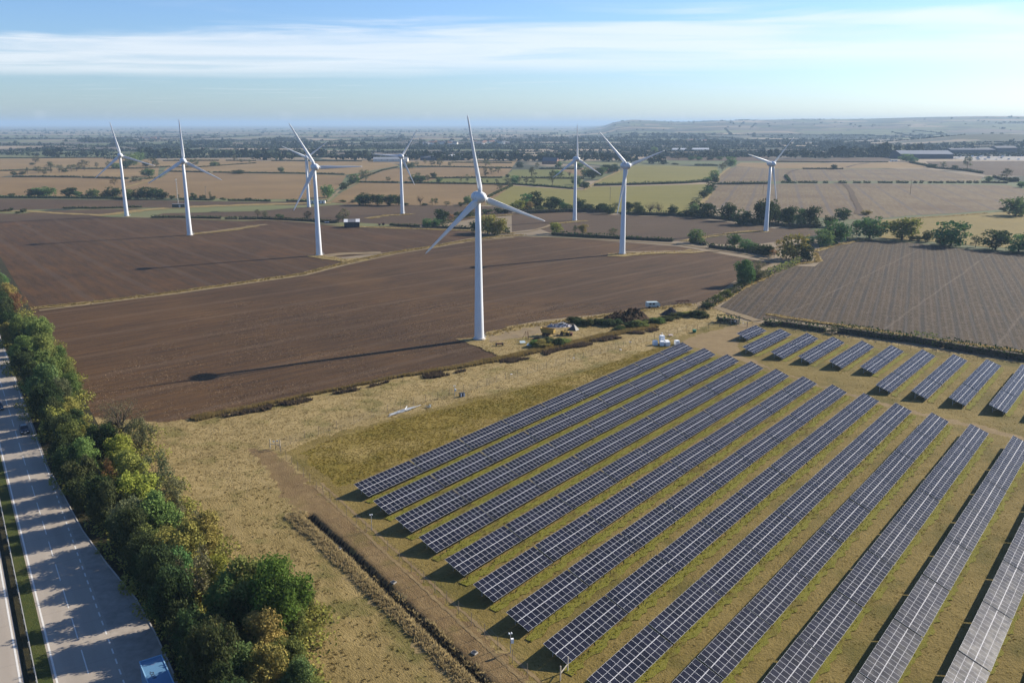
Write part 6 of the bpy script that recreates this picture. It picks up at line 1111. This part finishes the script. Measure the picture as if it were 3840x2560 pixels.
for k in range(6): MB().bar((L - .05, .1 + k * (Dp - .2) / 5, 0), (L - .05, .1 + k * (Dp - .2) / 5, 1.7 if k < 4 else eh), .16).obj('post', M['olds'], e)
for a, b, m in ((-.25, L * .24, 'sheetw'), (L * .24, L * .76, 'sheetg'), (L * .76, L + .3, 'sheetw')):
    for s in (0, 1):
        q = MB(); n = int((b - a) / .25)
        for j in range(n):
            u0, u1 = a + (b - a) * j / n, a + (b - a) * (j + 1) / n; za, zb = .04 * (j % 2), .04 * ((j + 1) % 2)
            if s == 0: q.add([(u0, -.3, eh - .1 + za), (u1, -.3, eh - .1 + zb), (u1, Dp / 2, rh + zb), (u0, Dp / 2, rh + za)], [(0, 1, 2, 3)])
            else: q.add([(u0, Dp / 2, rh + za), (u1, Dp / 2, rh + zb), (u1, Dp + .3, eh - .1 + zb), (u0, Dp + .3, eh - .1 + za)], [(0, 1, 2, 3)])
        q.obj('roof_sheet', M[m], e)
e = empty('feed_trough', S3('trough', .1), .3, 'small pale trough beside the hedge left of the shed', 'trough')
MB().box((0, 0, .5), (3, 1.4, .8)).obj('body', M['sheetg'], e); MB().box((0, 0, .95), (3.2, 1.6, .1)).obj('lid', M['sheetw'], e)
for k, lab in (('imp1', 'dark low implement right of the open shed'), ('imp2', 'boxy brown implement right of the open shed')):
    e = empty('farm_implement', S3(k, .1), .2, lab, 'farm machine')
    MB().box((0, 0, .9), (1.6, 1.2, .6 if k == 'imp1' else 1.4)).obj('body', M['rustm'], e); MB().bar((-1.2, 0, .4), (1.4, 0, .4), .14).obj('frame', M['rustm'], e)
    for y in (-.7, .7): wheel(e, (0, y, .4), .4, .2)
for k, lab in (('cabin', 'pale field cabin behind the grass strip turbine, left one is larger'), ('cabin2', 'pale green field cabin left of the larger cabin')):
    e = empty('field_cabin', S3(k, .1), .05, lab, 'cabin'); w = 7 if k == 'cabin' else 5
    MB().box((0, 0, 1.3), (w, 3, 2.4)).obj('wall', M['sheetw'] if k == 'cabin' else M['paleblue'], e); MB().box((0, 0, 2.58), (w + .3, 3.3, .15)).obj('roof', M['sheetg'], e)
    MB().box((w * .2, -1.52, 1.2), (.9, .06, 2.0)).obj('door', M['sheetg'], e); MB().box((-w * .2, -1.52, 1.5), (1.1, .06, .9)).obj('window', M['black'], e)
e = empty('substation_kiosk', S3('kiosk', .1), .1, 'dark green substation kiosk near the second turbine', 'kiosk')
MB().box((0, 0, 1.4), (10, 3.2, 2.8)).obj('body', plain('kiosk_green', (.03, .045, .04), .6), e); MB().box((0, 0, 2.9), (10.4, 3.6, .2)).obj('roof', M['sheetg'], e); MB().box((1, -1.63, 1.2), (1.2, .06, 2.1)).obj('door', M['grey'], e)
e = empty('lattice_mast', S3('mast', .1), 0, 'thin lattice mast behind the dark kiosk', 'mast')
q = MB()
for a in range(3): q.bar((.5 * math.cos(a * 2.09), .5 * math.sin(a * 2.09), 0), (.25 * math.cos(a * 2.09), .25 * math.sin(a * 2.09), 22), .08)
for k in range(14):
    for a in range(3):
        s = .5 - .25 * k / 14; s2 = .5 - .25 * (k + 1) / 14
        q.bar((s * math.cos(a * 2.09), s * math.sin(a * 2.09), 22 * k / 14), (s2 * math.cos(a * 2.09 + 2.09), s2 * math.sin(a * 2.09 + 2.09), 22 * (k + 1) / 14), .04)
q.obj('lattice', M['grey'], e); MB().box((0, 0, 22.3), (1.6, .2, .5)).obj('antenna', M['sign'], e)
for k, h, lab in (('pole1', 12, 'wooden power pole standing in the dry pasture'), ('pole2', 13, 'wooden power pole on the pale stubble near the right turbine'), ('pole3', 14, 'wooden power pole on the brown slope at the right'), ('pole4', 10, 'wooden power pole behind the second turbine')):
    e = empty('power_pole', S3(k, .1), .4, lab, 'power pole', 'power poles across the fields')
    MB().tube([(0, 0, 0), (0, 0, h)], [.22, .15], 8).obj('pole', M['wood'], e); MB().bar((-.9, 0, h - .6), (.9, 0, h - .6), .14).obj('crossarm', M['wood'], e)
    for x in (-.8, 0, .8): MB().tube([(x, 0, h - .55), (x, 0, h - .25)], .06, 6).obj('insulator', M['grey'], e)

# ------------------------------------------------------------------ buildings and yard far off
def gable(name, x, y, w, d, eh, rh, rz, wall, roof, label, cat, group=None, wins=0):
    e = empty(name, (x, y, 0), rz, label, cat, group)
    MB().add([(-w / 2, -d / 2, 0), (w / 2, -d / 2, 0), (w / 2, d / 2, 0), (-w / 2, d / 2, 0), (-w / 2, -d / 2, eh), (w / 2, -d / 2, eh), (w / 2, d / 2, eh), (-w / 2, d / 2, eh), (-w / 2, 0, rh), (w / 2, 0, rh)], [(0, 1, 5, 4), (2, 3, 7, 6), (1, 2, 6, 9, 5), (3, 0, 4, 8, 7)]).obj('wall', wall, e)
    o = .4
    MB().add([(-w / 2 - o, -d / 2 - o, eh - .15), (w / 2 + o, -d / 2 - o, eh - .15), (w / 2 + o, 0, rh + .15), (-w / 2 - o, 0, rh + .15), (w / 2 + o, d / 2 + o, eh - .15), (-w / 2 - o, d / 2 + o, eh - .15)], [(0, 1, 2, 3), (3, 2, 4, 5)]).obj('roof', roof, e)
    for k in range(wins):
        MB().box((-w / 2 + w * (k + .5) / wins, -d / 2 - .04, eh * .6), (1.2, .1, 1.1)).obj('window', M['black'], e)
    return e
M['brick'] = plain('brick_wall', (.22, .12, .085), .9); M['render'] = plain('pale_render', (.62, .58, .52), .8); M['slate'] = plain('slate_roof', (.10, .10, .115), .7); M['tile'] = plain('tile_roof', (.20, .095, .06), .85); M['bblue'] = plain('dark_cladding', (.045, .052, .075), .7); M['groof'] = plain('grey_barn_roof', (.15, .16, .18), .6); M['wroof'] = plain('white_barn_roof', (.50, .51, .52), .6); M['midroof'] = plain('dull_barn_roof', (.24, .25, .26), .7)
gable('barn', *SPOT['barn1'], 62, 18, 5, 8, 0, M['render'], M['midroof'], 'long pale roofed barn left of the small middle turbine, far away', 'barn', None, 6)
gable('barn', *SPOT['barn2'], 52, 18, 5, 8, 0, M['bblue'], M['groof'], 'long grey roofed barn right of the small middle turbine, far away', 'barn', None, 4)
gable('barn', *SPOT['barn3'], 24, 20, 6, 10, .5, M['bblue'], M['wroof'], 'white gabled barn between dark far trees', 'barn', None, 2)
gable('farmhouse', *SPOT['house'], 26, 14, 5, 11, -.4, M['brick'], M['slate'], 'large slate roofed farmhouse among trees beyond the paddocks', 'house', None, 5)
bx0, bx1 = SPOT['bigbarn_l'], SPOT['bigbarn_r']
gable('warehouse', (bx0[0] + bx1[0]) / 2 - 8, (bx0[1] + bx1[1]) / 2 + 30, 100, 62, 9, 15, -.08, M['bblue'], M['groof'], 'huge grey roofed warehouse at the end of the wood', 'warehouse')
for a, b, lab in (('bb2l', 'bb2r', 'long low dark shed behind the vehicle yard'), ('bb3l', 'bb3r', 'tall dark shed at the right end of the vehicle yard')):
    p, q = SPOT[a], SPOT[b]; gable('warehouse', (p[0] + q[0]) / 2, (p[1] + q[1]) / 2, abs(q[0] - p[0]), 30, 9 if a == 'bb2l' else 13, 12 if a == 'bb2l' else 17, .02, M['bblue'], M['bblue'], lab, 'warehouse')
gable('barn', *SPOT['shedw1'], 34, 16, 5, 8, 0, M['render'], M['wroof'], 'white roofed shed in the valley, left one', 'barn'); gable('barn', *SPOT['shedw2'], 40, 16, 5, 8, 0, M['render'], M['wroof'], 'long white roofed shed in the valley, right one', 'barn')
M['gravel'] = plain('yard_gravel', (.20, .18, .155), .9)
yp = [SPOT['yard0'], SPOT['yard1'], (1120, 1650), SPOT['yard3'], (1150, 1880), SPOT['yard2']]
ym = bpy.data.meshes.new('yard'); ym.from_pydata([(x, y, .12) for x, y in ((858, 1640), (1150, 1600), (1180, 1900), (905, 1900))], [], [(0, 1, 2, 3)]); ym.materials.append(M['gravel']); ym.update(); tag(obj('yard', ym), 'gravel yard full of stored vehicles', kind='structure')
VC = [plain('vehicle_paint_%s' % n, c, .35, .1, .5, .05) for n, c in (('white', (.75, .75, .75)), ('silver', (.42, .44, .47)), ('blue', (.05, .09, .22)), ('grey', (.15, .16, .18)), ('cream', (.60, .56, .48)))]
M['vglass'] = plain('vehicle_glass', (.012, .014, .017), .08, 0, .6, .02)
def car_parts(big):
    L, w = (6.0, 2.1) if big else (4.3, 1.8)
    bd = [(-L / 2, .35), (L / 2, .35), (L / 2, .85), (L / 2 - .9, 1.0), (L / 2 - 1.6, 1.5 if not big else 2.5), (-L / 2 + .3, 1.48 if not big else 2.6), (-L / 2, .95)]
    return MB().prism(bd, -w / 2, w / 2).mesh('body', VC[0]), MB().prism([(L / 2 - .95, 1.03), (L / 2 - 1.62, 1.45 if not big else 2.1), (L / 2 - 1.72, 1.45 if not big else 2.1), (L / 2 - 1.1, 1.0)], -w / 2 - .02, w / 2 + .02).mesh('windscreen', M['vglass'])
CP = [car_parts(False), car_parts(True)]; r = random.Random(2)
CN = ['white', 'silver', 'dark blue', 'grey', 'cream']; k = 0; cc = {}
for row in range(6):
    for j in range(13):
        if r.random() < .3: continue
        x = 880 + j * 20.5 + r.uniform(-4, 4); y = 1655 + row * 34 + r.uniform(-5, 5); big = r.random() < .45; ci = r.choice([0, 0, 1, 1, 2, 3, 4])
        key = (ci, big, row); cc[key] = cc.get(key, -1) + 1
        e = empty('parked_vehicle', (x, y, .15), r.choice([0, 1.57, 3.14]) + r.uniform(-.1, .1), '%s %s, %s from the left in %s row of the far vehicle yard' % (CN[ci], 'van' if big else 'car', nth(cc[key]), nth(row)), 'van' if big else 'car', 'vehicles stored in the far yard')
        b_ = obj('body', CP[big][0], e); b_.material_slots[0].link = 'OBJECT'; b_.material_slots[0].material = VC[ci]; obj('windscreen', CP[big][1], e)
for k, lab in (('car_w1', 'white caravan by the far wood, left of two'), ('car_w2', 'white caravan by the far wood, right of two')):
    e = empty('caravan', S3(k, .2), .2, lab, 'caravan'); MB().prism([(-3.3, .6), (3.0, .6), (3.4, 1.6), (2.8, 3.0), (-2.9, 3.1), (-3.4, 1.8)], -1.4, 1.4).obj('body', M['sheetw'], e); MB().box((0, -1.42, 1.9), (2.2, .06, .8)).obj('window', M['black'], e)
    for x in (-.4, .5): wheel(e, (x, -1.2, .4), .4, .25)
vz = [0] * 3; nv = {}
for i, (x, y) in enumerate(VILLAGE):
    zn = 0 if i < 18 else 1 if i < 32 else 2 if i < 37 else 3; nv[zn] = nv.get(zn, -1) + 1
    wl, rf = r.choice([('render', 'slate'), ('render', 'slate'), ('render', 'tile'), ('brick', 'tile'), ('brick', 'slate')])
    pl = ['in the left village', 'in the middle village', 'in the far hamlet', 'in the valley village'][zn]
    gable('house', x, y, r.uniform(11, 20), r.uniform(8, 11), 5.5, 9.5, r.uniform(-.8, .8), M[wl], M[rf], '%s house with %s roof, %s from the left %s' % ({'render': 'pale', 'brick': 'brick'}[wl], rf, nth(nv[zn]), pl), 'house', 'houses of the far villages', 2)

# ------------------------------------------------------------------ traffic
M['carp'] = plain('dark_car_paint', (.010, .012, .020), .25, .1, .6, .05); M['lamp'] = plain('headlamp', (.75, .76, .78), .1, 0, .6, .02)
def road_car(n, t, label):
    e = empty('car', road_pt(n, t, .31), -RT - math.pi / 2, label, 'car', 'cars on the concrete carriageway')      # +X local faces down the road towards the camera
    secs = [(-2.15, .45, .95, .80), (-2.05, .30, 1.02, .86), (-1.2, .25, 1.06, .90), (.7, .25, 1.02, .90), (1.7, .27, .90, .86), (2.10, .34, .74, .74), (2.18, .42, .62, .60)]
    b = MB(); vs = []; fs = []
    for x, z0, z1, w in secs: vs += [(x, -w, z0), (x, w, z0), (x, w * 1.0, (z0 + z1) / 2 + .1), (x, w * .92, z1), (x, -w * .92, z1), (x, -w, (z0 + z1) / 2 + .1)]
    for i in range(len(secs) - 1):
        for k in range(6): fs.append((i * 6 + k, i * 6 + (k + 1) % 6, (i + 1) * 6 + (k + 1) % 6, (i + 1) * 6 + k))
    fs += [tuple(range(6))[::-1], tuple(36 + k for k in range(6))]
    b.add(vs, fs).obj('body', M['carp'], e, smooth=False)
    MB().add([(-1.75, -.80, 1.03), (1.0, -.82, .99), (.25, -.62, 1.46), (-1.2, -.62, 1.48), (-1.75, .80, 1.03), (1.0, .82, .99), (.25, .62, 1.46), (-1.2, .62, 1.48)], [(0, 1, 2, 3), (7, 6, 5, 4), (1, 5, 6, 2), (4, 0, 3, 7)]).obj('windows', M['vglass'], e)
    MB().box((-.48, 0, 1.475), (1.42, 1.22, .05)).obj('roof', M['carp'], e)
    for y in (-.58, .58): MB().box((2.10, y, .66), (.16, .36, .15)).obj('headlight', M['lamp'], e)
    MB().box((2.2, 0, .46), (.03, .5, .11)).obj('number_plate', M['sign'], e)
    for x in (-1.35, 1.35):
        for y in (-.80, .80): wheel(e, (x, y, .33), .33, .2)
def st(p): return (p[0] * RDN[0] + p[1] * RDN[1], p[0] * RDT[0] + p[1] * RDT[1])
n_, t_ = st(SPOT['car1']); road_car(9.5, t_, 'dark car nearest the tree belt on the concrete road')
n_, t_ = st(SPOT['car2']); road_car(5.9, t_ + 1, 'dark car in the inner lane at the left frame edge')
# parked lorry in the layby, rear end away from the camera
tn, tt_ = 12.75, 99.8
e = empty('lorry', road_pt(tn + 1.3, tt_, .31), -RT - math.pi / 2, 'lorry with blue roofed box trailer parked in the shaded layby', 'lorry')
M['trl'] = plain('trailer_skin', (.085, .185, .30), .55, 0, .3, .06, .5); M['tredge'] = plain('trailer_edge', (.20, .36, .50), .5); M['trside'] = plain('trailer_side', (.30, .22, .26), .5)
TLn = 13.6
MB().box((TLn / 2, 0, 2.55), (TLn, 2.5, 2.75)).obj('trailer_box', M['trl'], e)
q = MB()
for y in (-1.235, 1.235): q.box((TLn / 2, y, 3.955), (TLn, .12, .10))
q.box((.06, 0, 3.955), (.12, 2.35, .10)).obj('roof_edge', M['tredge'], e)
MB().add([(.95, -1.0, 3.932), (1.0, -1.0, 3.932), (1.55, 0, 3.932), (1.5, 0, 3.932)], [(0, 1, 2, 3)]).add([(1.5, 0, 3.932), (1.55, 0, 3.932), (.55, 1.0, 3.932), (.5, 1.0, 3.932)], [(0, 1, 2, 3)]).obj('roof_crease', M['trside'], e)
cu = bpy.data.curves.new('roof_mark', 'FONT'); cu.body = '-OU-9'; cu.size = .62; cu.extrude = .004; cu.space_character = 1.05; cu.offset = .012
to = bpy.data.objects.new('tmp', cu); COL.objects.link(to); bpy.context.view_layer.update()
tm = bpy.data.meshes.new_from_object(to.evaluated_get(bpy.context.evaluated_depsgraph_get())); bpy.data.objects.remove(to)
tm.materials.clear(); tm.materials.append(M['black']); o = obj('roof_mark', tm, e, (2.7, -.72, 3.935)); o.rotation_euler = (0, 0, R_(4))
MB().box((TLn / 2, 0, 1.05), (TLn - .2, 2.4, .24)).obj('trailer_chassis', M['black'], e)
for x in (2.2, 3.5, 4.8):
    for y in (-1.0, 1.0): wheel(e, (x, y, .52), .52, .36)
MB().prism([(TLn + .5, .6), (TLn + 2.6, .6), (TLn + 2.6, 1.7), (TLn + 2.45, 3.3), (TLn + .5, 3.6)], -1.2, 1.2).obj('cab', M['trl'], e)
MB().add([(TLn + 2.63, -1.05, 1.75), (TLn + 2.63, 1.05, 1.75), (TLn + 2.5, 1.0, 3.0), (TLn + 2.5, -1.0, 3.0)], [(0, 1, 2, 3)]).obj('windscreen', M['vglass'], e)
for x in (TLn + .3, TLn + 1.9):
    for y in (-1.0, 1.0): wheel(e, (x, y, .52), .52, .34)

# ------------------------------------------------------------------ the air between
hz = NT('haze_air'); hz.n.nodes.remove(hz.p)
pv = hz.N('ShaderNodeVolumePrincipled'); pv.inputs['Color'].default_value = (.45, .63, .83, 1); pv.inputs['Density'].default_value = 1.0e-4; pv.inputs['Anisotropy'].default_value = 0.1
hz.L(pv.outputs[0], hz.out.inputs['Volume'])
hb = MB().box((0, 19600, 66), (85000, 46000, 136)).obj('haze', hz.mat)
tag(hb, 'thin blue haze over the whole landscape', kind='stuff')
